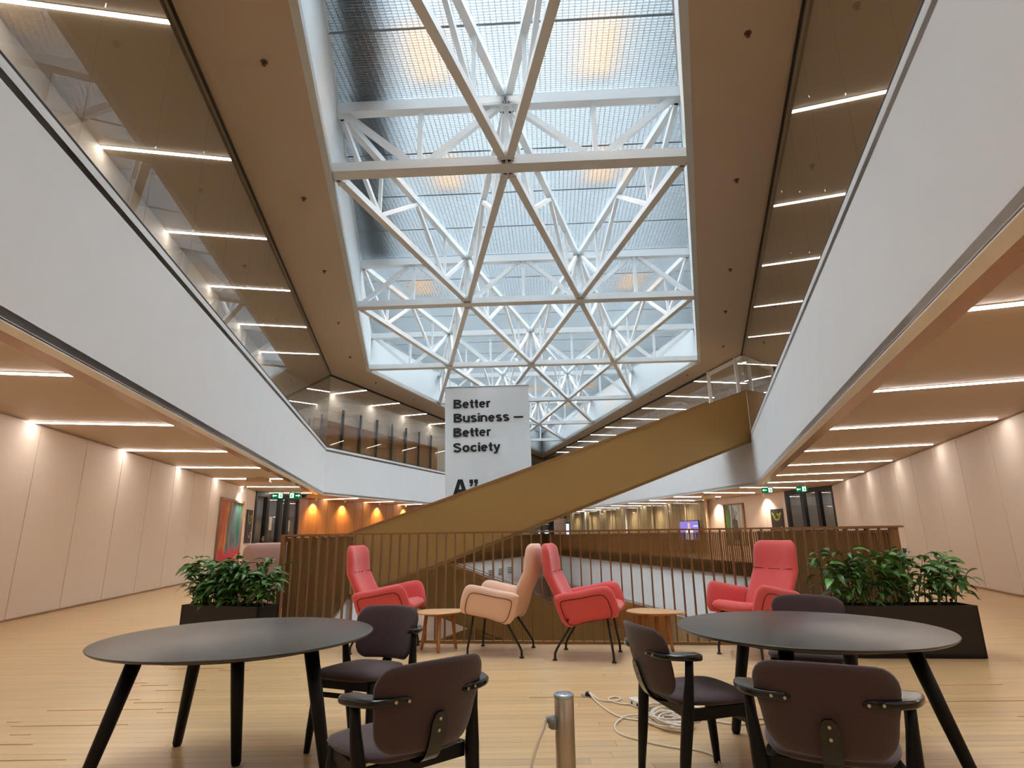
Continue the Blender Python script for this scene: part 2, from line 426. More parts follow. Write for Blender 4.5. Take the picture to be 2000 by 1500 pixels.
# walls of our storey, the upper and the lower storey
names = {0:'wall_back', 1:'wall_right', 2:None, 3:'wall_right', 4:'wall_right', 5:'wall_far', 6:'wall_far', 7:'wall_left', 8:'wall_left', 9:None, 10:'wall_left', 11:'wall_left'}
n_out = len(OUT)
walls = {}
def inward(a, b):
    d = Vector((b[0]-a[0], b[1]-a[1])).normalized(); return Vector((-d.y, d.x))
for i in range(n_out):
    a, b = OUT[i], OUT[(i+1) % n_out]
    nm = names[i] or 'wall_left'
    # upper storey
    u = MB(S).wall(a, b, ZB-0.15, ZS+0.1, -0.15).build('wall_right' if i in (1,2,3,4) else ('wall_back' if i == 0 else 'wall_left' if i > 6 else 'wall_far'), M['wall']); tag(u, kind='structure')
    # lower storeys
    l = MB(S).wall(a, b, -10.2, -2.42, -0.15).build('wall_right' if i in (1,2,3,4) else ('wall_back' if i == 0 else 'wall_left' if i > 6 else 'wall_far'), M['wood'] if i in (1,3,4) else M['wall']); tag(l, kind='structure')
    if names[i] is None: continue
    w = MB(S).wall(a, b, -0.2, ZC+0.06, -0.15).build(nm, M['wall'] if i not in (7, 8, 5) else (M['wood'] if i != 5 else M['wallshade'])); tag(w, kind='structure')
    walls[i] = w
    # cladding boards with open joints
    if i in (7, 8, 3, 10, 11, 1):
        pw = 0.62 if i in (7, 8) else 1.35
        L = dist2(a, b); k = max(1, round(L/pw)); nin = inward(a, b)
        d = Vector((b[0]-a[0], b[1]-a[1])).normalized()
        ang = math.atan2(d.y, d.x); first = None
        for q in range(k):
            if i in (11, 1) and False: continue
            t = (q+0.5)/k; c = lerp2(a, b, t)
            if first is None:
                pm = MB(S).box((0, 0, 0), (L/k-0.018, 0.05, ZC-0.06))
                first = pm.build('panel', M['wood'] if i in (7, 8) else M['wall'], w)
                o = first
            else: o = share(first, 'panel', w, (0,0,0))
            o.location = Vector((c[0]+nin.x*0.02, c[1]+nin.y*0.02, ZC/2))*S; o.rotation_euler = (0, 0, ang)

# upper gallery: wood lining with dark posts behind the far left glass
a, b = OUT[7], OUT[8]
wl = MB(S).wall(lerp2(a, b, .0), b, ZB-.04, 6.35, 0.08).build('wall_left', M['wood']); tag(wl, kind='structure')
for q in range(7):
    t = 0.08 + q*0.125; c = lerp2(a, b, t); nin = inward(a, b)
    MB(S).box((c[0]+nin.x*.14, c[1]+nin.y*.14, (ZB+7.0)/2), (.09, .16, 7.0-ZB)).build('door_frame', M['blackmatte'], wl)

# rooms behind the two glazed doors
def back_room(a, b, depth, right):
    n = -inward(a, b)*depth
    c, d = (b[0]+n.x, b[1]+n.y), (a[0]+n.x, a[1]+n.y)
    r = MB(S)
    r.wall(a, d, -.08, ZC+.06, 0.1); r.wall(d, c, -.08, ZC+.06, 0.1); r.wall(c, b, -.08, ZC+.06, 0.1)
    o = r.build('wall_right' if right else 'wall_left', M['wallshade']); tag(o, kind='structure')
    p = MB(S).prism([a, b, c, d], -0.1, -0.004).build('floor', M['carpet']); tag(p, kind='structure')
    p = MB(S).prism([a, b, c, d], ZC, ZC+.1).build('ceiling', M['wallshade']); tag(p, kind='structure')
    return n
NLD = back_room(OUT[9], OUT[10], 5.5, False)
NRD = back_room(OUT[2], OUT[3], 5.5, True)

# white band (edge of the upper floor) and of our own floor
def band(n, a, b, z0, z1):
    o = MB(S).wall(a, b, z0, z1, -0.14).build('trim_%d' % n, M['white']); tag(o, kind='structure')
    MB(S).wall(a, b, z1, z1+0.05, -0.2).build('cap', M['cap'], o)
    return o
band(1, UN, UB, ZC-0.03, ZB); band(2, UB, UT, ZC-0.03, ZB); band(3, UT, UA, ZC-0.03, ZB); band(4, UA, UN, ZC-0.03, ZB)
for k, (a, b) in enumerate(zip(VOID, VOID[1:]+VOID[:1])):
    band(5+k, a, b, -2.53, -0.52)
# bronze strip along the ceiling edge under the band
for k, (a, b) in enumerate(((UN, UB), (UA, UN))):
    d = Vector((b[0]-a[0], b[1]-a[1])).normalized(); n = Vector((d.y, -d.x))*0.34
    poly = [a, b, (b[0]+n.x, b[1]+n.y), (a[0]+n.x, a[1]+n.y)]
    tag(MB(S).prism(poly, ZC-0.02, ZC-0.005).build('trim_%d' % (12+k), M['mirror']), kind='structure')

# glass walls of the upper storey
def glazing(n, a, b, z0, z1, pw):
    L = dist2(a, b); k = max(1, round(L/pw))
    root = MB(S)
    for off in (0.0, -0.1):
        d = Vector((b[0]-a[0], b[1]-a[1])).normalized(); nn = Vector((-d.y, d.x))*off
        root.wall((a[0]+nn.x, a[1]+nn.y), (b[0]+nn.x, b[1]+nn.y), z1-0.035, z1-0.002, -0.035)
    root.wall(a, b, z0, z0+0.03, -0.06)
    r = root.build('window_%d' % n, M['blackmatte']); tag(r, kind='structure')
    d = Vector((b[0]-a[0], b[1]-a[1])).normalized(); ang = math.atan2(d.y, d.x); first = None
    nn = Vector((d.y, -d.x))*0.03
    for q in range(k):
        c = lerp2(a, b, (q+.5)/k)
        if first is None:
            first = MB(S).box((0,0,0), (L/k-0.012, 0.012, z1-z0-0.06)).build('pane', M['glass'], r); o = first
        else: o = share(first, 'pane', r, (0,0,0))
        o.location = Vector((c[0]+nn.x, c[1]+nn.y, (z0+z1)/2))*S; o.rotation_euler = (0, 0, ang)
    return r
glazing(1, UN, UB, ZB+.05, ZS, 1.45); w2 = glazing(2, UB, UT, ZB+.05, ZS, 1.45)
glazing(3, UT, UA, ZB+.05, ZS, 1.45); glazing(4, UA, UN, ZB+.05, ZS, 1.45)
# pale posts and header framing the glazed bay above the stair head
for t in (0.012, 0.078):
    c = lerp2(UB, UT, t)
    MB(S).box((c[0]-.02, c[1], (ZB+ZS)/2), (.12, .12, ZS-ZB-.02)).build('post', M['cap'], w2)
c0, c1 = lerp2(UB, UT, 0.0), lerp2(UB, UT, 0.078)
MB(S).bar((*c0, ZS-.12), (*c1, ZS-.12), .1, .16).build('header', M['cap'], w2)

# walls of the skylight well
for k in range(4):
    a, b = RH[k], RH[(k+1) % 4]
    nm = ('wall_right', 'wall_far', 'wall_far', 'wall_left')[k]
    tag(MB(S).wall(a, b, ZS-0.01, 11.2, -0.12).build(nm, M['well']), kind='structure')

# louvre grille under the roof glass, one panel per seam
GZ = 9.42
sky = MB(S)
for k in range(4):
    a, b = RH[k], RH[(k+1) % 4]; sky.bar((*a, GZ), (*b, GZ), .06, .07)
sk = sky.build('window_5', M['steel']); tag(sk, kind='structure')
def rw(r, w, z):          # row coordinate r = i+j, width coordinate w = i-j
    return node((r+w)/2, (r-w)/2, z)
DR = 0.055/6.57
seam = 0.25; r0 = 0.0
while r0 < 8:
    r1 = min(8.0, r0+seam); g = MB(S)
    r = r0 + DR*0.5
    while r < r1:
        lim = min(r, 8-r)
        if lim > .02: g.bar(rw(r, -lim, GZ), rw(r, lim, GZ), .005, .060)
        r += DR
    w = -3.98
    while w < 3.99:
        a = max(r0, abs(w)); b = min(r1, 8-abs(w))
        if b - a > .02: g.bar(rw(a, w, GZ+.004), rw(b, w, GZ+.004), .005, .03)
        w += 0.06
    lim = min((r0+r1)/2, 8-(r0+r1)/2)
    if r1 < 8: g.bar(rw(r1, -min(r1, 8-r1), GZ-.01), rw(r1, min(r1, 8-r1), GZ-.01), .012, .06)
    if g.v: g.build('grille_panel', M['blade'], sk, fix=False)
    r0 = r1
# warm lamps and dark ducts hanging above the grille
for k, (x, y_) in enumerate([(-1.46, 8.3), (1.61, 8.2), (-1.52, 11.8), (2.19, 11.6), (-3.09, 18.3), (4.12, 18.1), (1.36, 32.8), (4.45, 32.3), (3.66, 37.4), (.1, 24.9), (4.0, 25.0)]):
    side = 'left' if k % 2 == 0 else 'right'
    t = thing('roof_lamp', 'warm rectangular lamp glowing above the louvre skylight, %s in order from the near end' % NUM[k], 'lamp', Vector((x, y_, 9.9))*S, group='warm lamps above the skylight louvres')
    MB(S).box((x, y_, 9.75), (.66, 1.25, .03)).build('lamp_diffuser', M['rooflamp'], t, world=True)
    MB(S).box((x, y_, 9.86), (.72, 1.31, .18)).build('lamp_housing', M['steel'], t, world=True)
t = MB(S)
for p, q in (((-2.3, 6.6, 10.2), (-2.75, 9.7, 10.2)), ((-2.75, 9.4, 10.2), (-3.0, 11.5, 10.2)), ((-3.3, 11.7, 10.3), (-4.0, 16.2, 10.3))):
    t.bar((p[0], p[1], p[2]-.4), (q[0], q[1], q[2]-.4), .7, .35)
tag(t.build('roof_duct', M['duct']), 'dark duct seen blurred through the louvres at the left of the skylight', 'duct')

# ---------------------------------------------------------------- roof trusses
ZBC, ZTC = 7.85, 9.22
def member(parent, name, p, q, w, h):
    return MB(S).bar(p, q, w, h).build(name, M['steel'], parent, world=True)
def along(p, q, t): return p + (q-p)*t
def truss(root, a, b, kind):
    """one bay of a truss between two plan nodes a, b"""
    A, Bv = Vector((*a[:2], 0)), Vector((*b[:2], 0)); Z = Vector((0,0,1))
    L = (Bv-A).length; e = .12/L
    lo = lambda t: along(A, Bv, t)+Z*ZBC
    hi = lambda t: along(A, Bv, t)+Z*ZTC
    if kind in ('V', 'A'):
        member(root, 'bottom_chord', lo(0), lo(1), .28, .19); member(root, 'top_chord', hi(0), hi(1), .2, .22)
        if kind == 'V':
            member(root, 'brace', hi(.05)-Z*.1, lo(.46)+Z*.08, .11, .12); member(root, 'brace', hi(.95)-Z*.1, lo(.54)+Z*.08, .11, .12)
        else:
            member(root, 'brace', lo(.05)+Z*.09, hi(.46)-Z*.1, .11, .12); member(root, 'brace', lo(.95)+Z*.09, hi(.54)-Z*.1, .11, .12)
        member(root, 'post', lo(.5)+Z*.09, hi(.5)-Z*.1, .09, .1)
    else:
        member(root, 'bottom_chord', lo(e*2), lo(1-e*2), .15, .15); member(root, 'top_chord', hi(e*2), hi(1-e*2), .14, .15)
        for s_, t_ in ((.03, .24), (.5, .26), (.5, .74), (.97, .76)):
            member(root, 'brace', hi(s_)-Z*.07, lo(t_)+Z*.07, .085, .09)
        for t_ in (.25, .75): member(root, 'post', lo(t_)+Z*.07, hi(t_)-Z*.07, .075, .08)
row_names = ['crossing the skylight at its near end', 'crossing the skylight nearest the top of the picture', 'crossing the skylight at mid picture, second row down', 'crossing the widest part of the skylight above the banner', 'crossing the skylight just beyond its side corners', 'crossing the narrowing far part of the skylight', 'crossing the far tip of the skylight']
zt = Vector((0,0,1))
for r in range(1, 8):
    lo_i, hi_i = max(0, r-4), min(4, r)
    p0 = node(lo_i, r-lo_i)
    t = thing('roof_truss', 'white steel roof truss '+row_names[r-1], 'truss', Vector((p0.x, p0.y, ZBC))*S, group='cross trusses of the skylight')
    for i in range(lo_i, hi_i):
        truss(t, node(i, r-i), node(i+1, r-i-1), 'V' if r % 2 == 0 else 'A')
    for i in range(lo_i, hi_i+1):
        c = node(i, r-i)
        inner = 0 < i < 4 and 0 < r-i < 4
        if inner:
            MB(S).bar(c+zt*(ZBC-.06), c+zt*(ZTC+.14), .1, .1).build('node_post', M['steel'], t, world=True)
        for d in (D1, D2, -D1, -D2):
            u = d.normalized(); sd = Vector((-u.y, u.x, 0))
            # only where a member leaves in that direction and it is not the rim
            di, dj = {0:(0,1), 1:(1,0), 2:(0,-1), 3:(-1,0)}[(D1, D2, -D1, -D2).index(d)]
            ii, jj = i+di, r-i+dj
            if not (0 <= ii <= 4 and 0 <= jj <= 4): continue
            if (di == 0 and i in (0, 4)) or (dj == 0 and (r-i) in (0, 4)): continue
            for z in (ZBC, ZTC):
                g = MB(S)
                for s_ in (.055, -.055):
                    g.bar(c+u*.04+sd*s_+zt*z, c+u*.32+sd*s_+zt*z, .02, .17)
                g.bar(c+u*.3+zt*z, c+u*.33+zt*z, .18, .18)
                gp = g.build('gusset_plate', M['steel'], t, world=True)
                if r <= 4:
                    for q in (.12, .2):
                        for dz in (.04, -.04):
                            MB(S).bar(c+u*q-sd*.085+zt*(z+dz), c+u*q+sd*.085+zt*(z+dz), .044, .044).build('bolt', M['bolt'], gp).location = -t.location
for i in (1, 2, 3):
    p0 = node(i, 0)
    t = thing('roof_truss', 'white steel diagonal truss running up to the left, %s from the left' % NUM[i-1], 'truss', Vector((p0.x, p0.y, ZBC))*S, group='diagonal trusses of the skylight')
    for j in range(4): truss(t, node(i, j), node(i, j+1), 'W')
    p0 = node(0, i)
    t = thing('roof_truss', 'white steel diagonal truss running up to the right, %s from the right' % NUM[i-1], 'truss', Vector((p0.x, p0.y, ZBC))*S, group='diagonal trusses of the skylight')
    for j in range(4): truss(t, node(j, i), node(j+1, i), 'W')

# ---------------------------------------------------------------- linear ceiling lights
def strips(a, b, y0, dy, kmax, z, where, ymin=-8, ymax=49.5, length=2.3, gap=0.12):
    """rows of light strips square to the edge a-b, on the far side of it"""
    d = Vector((b[0]-a[0], b[1]-a[1])).normalized()
    n = Vector((d.y, -d.x))          # away from the void (void lies left of a->b)
    first = None
    out = []
    k = 0
    for k in range(-12, kmax):
        y_ = y0 + k*dy
        lo, hi = min(a[1], b[1]), max(a[1], b[1])
        if y_ < max(lo+.3, ymin) or y_ > min(hi-.5, ymax): continue
        t = (y_-a[1])/(b[1]-a[1]); e = lerp2(a, b, t)
        out.append((e, n))
    for q, (e, n) in enumerate(out):
        c = Vector((e[0]+n.x*(gap+length/2), e[1]+n.y*(gap+length/2), z-.008))*S
        lab = 'white linear ceiling light on the %s, %s from the near end' % (where, NUM[q])
        tag_g = 'linear lights on the '+where
        r = thing('ceiling_light', lab, 'light', c, math.atan2(n.y, n.x), tag_g)
        if first is None:
            h = MB(S).box((0, 0, .015), (length+.04, .085, .03)).build('housing', M['steel'], r)
            f = MB(S).box((0, 0, -.003), (length, .060, .012)).build('diffuser', M['strip'], r)
            first = (h, f)
        else:
            share(first[0], 'housing', r, (0,0,0)); share(first[1], 'diffuser', r, (0,0,0))
strips(UA, UN, 11.97, 2.88, 5, ZS, 'upper left gallery ceiling')
strips(UT, UA, 26.1, 2.76, 10, ZS, 'upper far left gallery ceiling')
strips(UN, UB, 10.9, 2.82, 5, ZS, 'upper right gallery ceiling')
strips(UB, UT, 25.3, 2.83, 10, ZS, 'upper far right gallery ceiling', length=2.7)
strips(UA, UN, 14.28, 2.8, 5, ZC, 'lower left gallery ceiling', length=2.5)
strips(UT, UA, 26.0, 2.76, 10, ZC, 'lower far left gallery ceiling')
strips(UN, UB, 15.4, 2.75, 4, ZC, 'lower right gallery ceiling', length=2.6)
strips(UB, UT, 22.8, 2.75, 10, ZC, 'lower far right gallery ceiling', length=2.6)
strips(B0, T0, 24, 4.0, 7, -2.52, 'basement right ceiling', length=2.4)
strips(T0, A0, 26, 4.0, 7, -2.52, 'basement left ceiling', length=2.4)

# ---------------------------------------------------------------- railings
def slat_rail(a, b, label, step=0.11, z0=-0.5, z1=1.06, top=1.1, depth=.06):
    """the void lies to the left of a->b; the slats hang just inside it"""
    d = Vector((b[0]-a[0], b[1]-a[1])).normalized(); n = Vector((-d.y, d.x))
    a = (a[0]+n.x*.05, a[1]+n.y*.05); b = (b[0]+n.x*.05, b[1]+n.y*.05)
    root = thing('slatted_railing', label, 'railing', Vector((a[0], a[1], 0))*S)
    L = dist2(a, b); k = int(L/step); mb = MB(S)
    up = Vector((n.x, n.y, 0))
    for q in range(1, k):
        c = lerp2(a, b, q/k)
        mb.bar((c[0], c[1], z0+.03), (c[0], c[1], z1), .02, depth, up)
    o = mb.build('slat', M['goldslat'], root, world=True, fix=False); o['kind'] = 'stuff'
    MB(S).bar((*a, top-.012), (*b, top-.012), .06, .024).build('top_rail', M['rail'], root, world=True)
    MB(S).bar((*a, z1-.02), (*b, z1-.02), .04, .02).build('upper_rail', M['rail'], root, world=True)
    MB(S).bar((*a, z0+.015), (*b, z0+.015), .09, .03).build('bottom_rail', M['rail'], root, world=True)
    fp = None
    for q in range(0, int(L/1.1)+1):
        c = lerp2(a, b, min(1, q*1.1/L)); loc_ = Vector((c[0]-a[0], c[1]-a[1], 0))*S
        if fp is None: fp = MB(S).bar((0, 0, z0), (0, 0, top-.02), .03, .05, up).build('post', M['rail'], root); fp.location = loc_
        else: share(fp, 'post', root, loc_)
    return root
slat_rail(L0, NL, 'bronze slatted railing running back along the left side of the void')
slat_rail(NR, B0, 'bronze slatted railing coming forward on the right behind the right coral armchair')
slat_rail(B0, T0, 'bronze slatted railing across the void below the curtained glass wall', step=.13, depth=.048)
slat_rail(T0, A0, 'bronze slatted railing on the far left side of the void behind the stair', step=.12)
slat_rail((2.0, 49.5), (-6.4, 24.3), 'bronze slatted railing of the floor below, low behind the left side table', step=.12, z0=-5.6, z1=-4.04, top=-4.0)
slat_rail((8.0, 22.2), (3.0, 48), 'bronze slatted railing of the floor below, seen under the white band at right', step=.12, z0=-5.6, z1=-4.04, top=-4.0)
for k_, (a, b) in enumerate(zip(VOID, VOID[1:]+VOID[:1])):     # dark edge of the floor slab behind the slats
    tag(MB(S).wall(a, b, -.5, -.004, .012).build('trim_%d' % (20+k_), M['goldslat']), kind='structure')

root = thing('railing', 'bronze railing with thin upright bars running behind the coral armchairs', 'railing', Vector((NL[0], NL[1], 0))*S)
d = Vector((NR[0]-NL[0], NR[1]-NL[1])).normalized(); ang = math.atan2(d.y, d.x); L = dist2(NL, NR)
MB(S).box((L/2, 0, 1.092), (L+.04, .055, .018)).build('top_rail', M['rail'], root)
MB(S).box((L/2, 0, .012), (L+.04, .045, .022)).build('bottom_rail', M['rail'], root)
MB(S).box((.0, 0, .55), (.045, .05, 1.07)).build('end_post', M['rail'], root)
root.rotation_euler = (0, 0, ang)
first = None; k = int(L/.1015)
for q in range(1, k):
    if first is None: first = MB(S).box((0, 0, 0), (.013, .042, 1.062)).build('baluster', M['rail'], root); o = first
    else: o = share(first, 'baluster', root, (0,0,0))
    o.location = (q*L/k*S, 0, .553*S)

# ---------------------------------------------------------------- stairs
def vpanel(a, b, top, bot, t):
    """sloping balustrade panel: top/bot = (z at a, z at b)"""
    return MB(S).wall(a, b, bot[0], top[0], t, (bot[1], top[1]))
SA, SB = (-4.46, 16.6), (8.85, 21.3)
d = Vector((SB[0]-SA[0], SB[1]-SA[1])); Ls = d.length; u = d.normalized(); n = Vector((-u.y, u.x))
st = thing('staircase', 'gold panelled staircase rising from the left to the upper floor at right', 'staircase', Vector((*SA, 0))*S)
vpanel(SA, SB, (1.17, 6.24), (-.62, 4.28), .07).build('balustrade', M['gold'], st, world=True)
SA2 = (SA[0]+n.x*2, SA[1]+n.y*2); SB2 = (SB[0]+n.x*2-.15, SB[1]+n.y*2)
vpanel(SA2, SB2, (1.17, 6.24), (-.62, 4.28), .07).build('balustrade', M['gold'], st, world=True)
so = MB(S)
P = [(*SA, -.6), (*SB, 4.3), (SB2[0], SB2[1], 4.3), (*SA2, -.6)]
so.add([Vector(p) for p in P]+[Vector(p)+Vector((0,0,.08)) for p in P], [(0,3,2,1),(4,5,6,7),(0,1,5,4),(1,2,6,5),(2,3,7,6),(3,0,4,7)])
so.build('soffit', M['gold'], st, world=True)
for a_, b_, in ((SA, SB), (SA2, SB2)):
    MB(S).bar((a_[0]+n.x*.03, a_[1]+n.y*.03, 1.18), (b_[0]+n.x*.03, b_[1]+n.y*.03, 6.25), .1, .02).build('handrail', M['rail'], st, world=True)
ns = 34; first = None
for q in range(ns):
    t_ = (q+.5)/ns
    c = Vector((*lerp2(SA, SB, t_), 0)) + Vector((n.x, n.y, 0))*1.03
    z = .05 + 5.05*(q+1)/ns
    if first is None: first = MB(S).box((0,0,0), (Ls/ns+.03, 1.85, .05)).build('step', M['floor'], st); o = first
    else: o = share(first, 'step', st, (0,0,0))
    o.location = Vector((c.x, c.y, z))*S - st.location; o.rotation_euler = (0, 0, math.atan2(u.y, u.x))
QA, QB = (-5.1, 19.96), (8.4, 21.29)
d = Vector((QB[0]-QA[0], QB[1]-QA[1])); u = d.normalized(); n = Vector((-u.y, u.x))
s2 = thing('staircase', 'gold panelled staircase descending to the right behind the bars of the railing', 'staircase', Vector((*QA, 0))*S)
QA2, QB2 = (QA[0]+n.x*2, QA[1]+n.y*2), (QB[0]+n.x*2, QB[1]+n.y*2)
for a_, b_ in ((QA, QB), (QA2, QB2)):
    vpanel(a_, b_, (1.26, -4.05), (-.42, -5.95), .07).build('balustrade', M['gold'], s2, world=True)
    for dz, nm in ((.03, 'handrail'), (.13, 'upper_handrail')):
        MB(S).bar((*a_, 1.26+dz), (*b_, -4.05+dz), .06, .02).build(nm, M['rail'], s2, world=True)
P = [(*QA, -.4), (*QB, -5.9), (*QB2, -5.9), (*QA2, -.4)]
MB(S).add([Vector(p) for p in P]+[Vector(p)+Vector((0,0,.08)) for p in P], [(0,3,2,1),(4,5,6,7),(0,1,5,4),(1,2,6,5),(2,3,7,6),(3,0,4,7)]).build('soffit', M['gold'], s2, world=True)
first = None
for q in range(ns):
    t_ = (q+.5)/ns
    c = Vector((*lerp2(QA, QB, t_), 0)) + Vector((n.x, n.y, 0))*1.03
    z = .05 - 5.15*(q+1)/ns
    if first is None: first = MB(S).box((0,0,0), (d.length/ns+.03, 1.85, .05)).build('step', M['floor'], s2); o = first
    else: o = share(first, 'step', s2, (0,0,0))
    o.location = Vector((c.x, c.y, z))*S - s2.location; o.rotation_euler = (0, 0, math.atan2(u.y, u.x))
# landing where both stairs meet our floor
tag(MB(S).prism([(-5.2, 16.4), (-4.3, 16.5), (-4.75, 18.6), (-4.9, 22.2), (-7.0, 23.6), (-5.15, 19.5)], -.42, -.02).build('floor', M['floor']), kind='structure')

# ---------------------------------------------------------------- banner
def arc(cx, cy, rx, ry, a0, a1, n=14):
    return [(cx+rx*math.cos(math.radians(a0+(a1-a0)*k/n)), cy+ry*math.sin(math.radians(a0+(a1-a0)*k/n))) for k in range(n+1)]
ST, HT = .235, .195                      # stem and horizontal stroke of a bold grotesque, cap height 1
def glyph(ch):
    """strokes (centre lines) and advance width"""
    h = HT/2; v = ST/2; X = .74
    if ch == 'B': return [[(v, 0), (v, 1)], [(v, 1-h)] + arc(.45, .765, .27, .235-h, 90, -90) + [(v, .53)], [(v, .53)] + arc(.48, .28, .30, .28-h, 90, -90) + [(v, h)]], .88
    if ch == 'e': return [[(.10, .39), (.62, .39)], arc(.36, .37, .36-v, .385-h, 0, 318, 26)], .72
    if ch == 't': return [[(.22, .95), (.22, .2)] + arc(.34, .2, .12, .2-h, 180, 270, 6) + [(.42, h)], [(.0, X-h), (.42, X-h)]], .42
    if ch == 'r': return [[(v, 0), (v, X)], [(v, .42)] + arc(.38, .42, .28, .32-h+.02, 180, 90, 8) + [(.44, X-h+.015)]], .44
    if ch == 'u': return [[(v, X), (v, .28)] + arc(.33, .28, .23, .29-h, 180, 330, 12), [(.62, X), (.62, 0)]], .72
    if ch == 'n': return [[(v, 0), (v, X)], arc(.36, .45, .26, .31-h, 160, 0, 12) + [(.62, 0)]], .72
    if ch == 'i': return [[(v, 0), (v, X)], [(v, .84), (v, 1)]], .20
    if ch == 'o': return [arc(.38, .37, .38-v, .385-h, 0, 360, 28)], .76
    if ch == 'c': return [arc(.37, .37, .37-v, .385-h, 35, 325, 24)], .70
    if ch == 's': return [arc(.33, .55, .22, .20-h+.04, 20, 200, 10) + [(.2, .44), (.45, .34)] + arc(.34, .2, .235, .215-h, 20, -160, 10)], .67
    if ch == 'S': return [arc(.42, .74, .30, .275-h, 15, 230, 14) + [(.34, .555), (.52, .47)] + arc(.43, .27, .32, .285-h, 45, -165, 14)], .86
    if ch == 'y': return [[(.10, X), (.36, .05)], [(.62, X), (.36, .02), (.28, -.15), (.18, -.2), (.05, -.2)]], .72
    if ch == '-': return [[(0, .42), (.98, .42)]], .98
    return [], .3
def stroke(mb, path, t, y, sx, sz, ox, oz):
    P = [Vector((p[0], p[1])) for p in path]; n = len(P); L = []; R_ = []
    closed = (P[0]-P[-1]).length < 1e-4
    for i, p in enumerate(P):
        a = P[i-1] if i else (P[-2] if closed else P[0]); b = P[i+1] if i < n-1 else (P[1] if closed else P[-1])
        d = (b-a).normalized(); nn = Vector((-d.y, d.x)); horiz = abs(d.x)
        w = (t*(1-horiz) + t*.84*horiz)/2
        L.append(p+nn*w); R_.append(p-nn*w)
    vs_ = [(ox+q.x*sx, y, oz+q.y*sz) for q in L+R_] + [(ox+q.x*sx, y+.012, oz+q.y*sz) for q in L+R_]
    m_ = 2*n; fs = []
    for i in range(n-1):
        fs += [(i, i+1, n+i+1, n+i), (m_+i, m_+n+i, m_+n+i+1, m_+i+1), (i, m_+i, m_+i+1, i+1), (n+i, n+i+1, m_+n+i+1, m_+n+i)]
    fs += [(0, n, m_+n, m_), (n-1, m_+n-1, m_+2*n-1, 2*n-1)]
    mb.add(vs_, fs)
def letters(body, w, h, x, z, y, parent, gap=.075):
    tot = sum(glyph(c)[1] for c in body) + gap*(len(body)-1)
    k = w/tot; ox = x
    for c in body:
        st_, adv = glyph(c)
        if st_:
            mb = MB()
            for q, pth in enumerate(st_): stroke(mb, pth, ST, y-.0006*q, k, h, ox, z)
            mb.build('letter', M['ink'], parent, fix=False)
        ox += (adv+gap)*k
BW, BH = 3.5*S, 5.0*S
bn = thing('banner', 'pale grey hanging cloth banner with black lettering behind the gold stair', 'banner', (-2.814*S, 23.5*S, 7.09*S))
bn.rotation_euler = (0, -0.0175, 0)
nx, nz = 28, 30; vs_ = []; fs = []
for side in (0, 1):
    for j in range(nz+1):
        for i in range(nx+1):
            x = BW*i/nx; z = -BH*j/nz
            wv = 0.014*math.sin(2.1*x+.4)*math.sin(0.5*j/3) + 0.008*math.sin(5.3*x+1.0)
            vs_.append((x, wv + (0.004 if side else -0.004), z))
N = (nx+1)*(nz+1)
for j in range(nz):
    for i in range(nx):
        a = j*(nx+1)+i; f = (a, a+1, a+nx+2, a+nx+1); fs.append(f); fs.append(tuple(N+k for k in reversed(f)))
MB().add(vs_, fs).build('cloth', M['banner'], bn, smooth=True, fix=False)
MB().tube([(-.03, 0, .0), (BW+.03, 0, .0)], .03, 10).build('top_bar', M['bar'], bn)
MB().tube([(-.03, 0, -BH), (BW+.03, 0, -BH)], .03, 10).build('bottom_bar', M['bar'], bn)
for x in (.25, BW-.25): MB().tube([(x, 0, .02), (x, 0, 2.4)], .008, 6).build('cable', M['bar'], bn)
k = S
for body, w, h, x, z in (('Better', 1.53, .365, .36, -.915), ('Business -', 2.87, .365, .36, -1.51), ('Better', 1.53, .365, .35, -2.11), ('Society', 1.93, .365, .33, -2.735)):
    letters(body, w*k, h*k, x*k, z*k, -.034, bn)
a_ = MB(); x0, z0, w, h = .30*k, -4.50*k, .62*k, .66*k
a_.add([(x0+u*w, -.034, z0+v*h) for u, v in ((0, 0), (.26, 0), (.34, .2), (.66, .2), (.74, 0), (1, 0), (.65, 1), (.35, 1), (.41, .4), (.5, .72), (.59, .4))], [(0, 1, 8, 7), (8, 9, 7), (9, 6, 7), (9, 10, 6), (10, 4, 5, 6), (1, 2, 8), (2, 3, 10, 8), (3, 4, 10)])
a_.build('letter', M['ink'], bn, fix=False)
for q in range(2):
    x0 = (.98+.19*q)*k; z1 = -3.86*k
    MB().add([(x0+u*k, -.034, z1+v*k) for u, v in ((0, 0), (.15, 0), (.15, -.14), (.09, -.27), (.01, -.27), (.06, -.15), (0, -.15))], [(0, 1, 2, 5, 6), (2, 3, 4, 5)]).build('quotation_mark', M['ink'], bn, fix=False)

# ---------------------------------------------------------------- things on the walls
def on_wall(i, p, z, off=0.055):
    a, b = OUT[i], OUT[(i+1) % n_out]; nin = inward(a, b); d = Vector((b[0]-a[0], b[1]-a[1])).normalized()
    q = Vector(a) + d*((Vector(p)-Vector(a)).dot(d))
    return Vector((q.x+nin.x*off, q.y+nin.y*off, z))*S, math.atan2(d.y, d.x)+PI
def painting(i, p, z, w, h, canvas, label):
    loc, rz = on_wall(i, p, z)
    t = thing('painting', label, 'painting', loc, rz)
    f = MB(S)
    for sx in (-1, 1): f.box((sx*(w/2-.035), -.03, 0), (.07, .06, h))
    for sz in (-1, 1): f.box((0, -.03, sz*(h/2-.035)), (w, .06, .07))
    f.build('frame', M['frame'], t)
    MB(S).box((0, -.018, 0), (w-.13, .03, h-.13)).build('canvas', canvas, t)
    return t
painting(10, (-8.86, 18.45), 1.30, 2.5, 1.92, M['canvas1'], 'large framed abstract painting in orange, blue and green on the left wall')
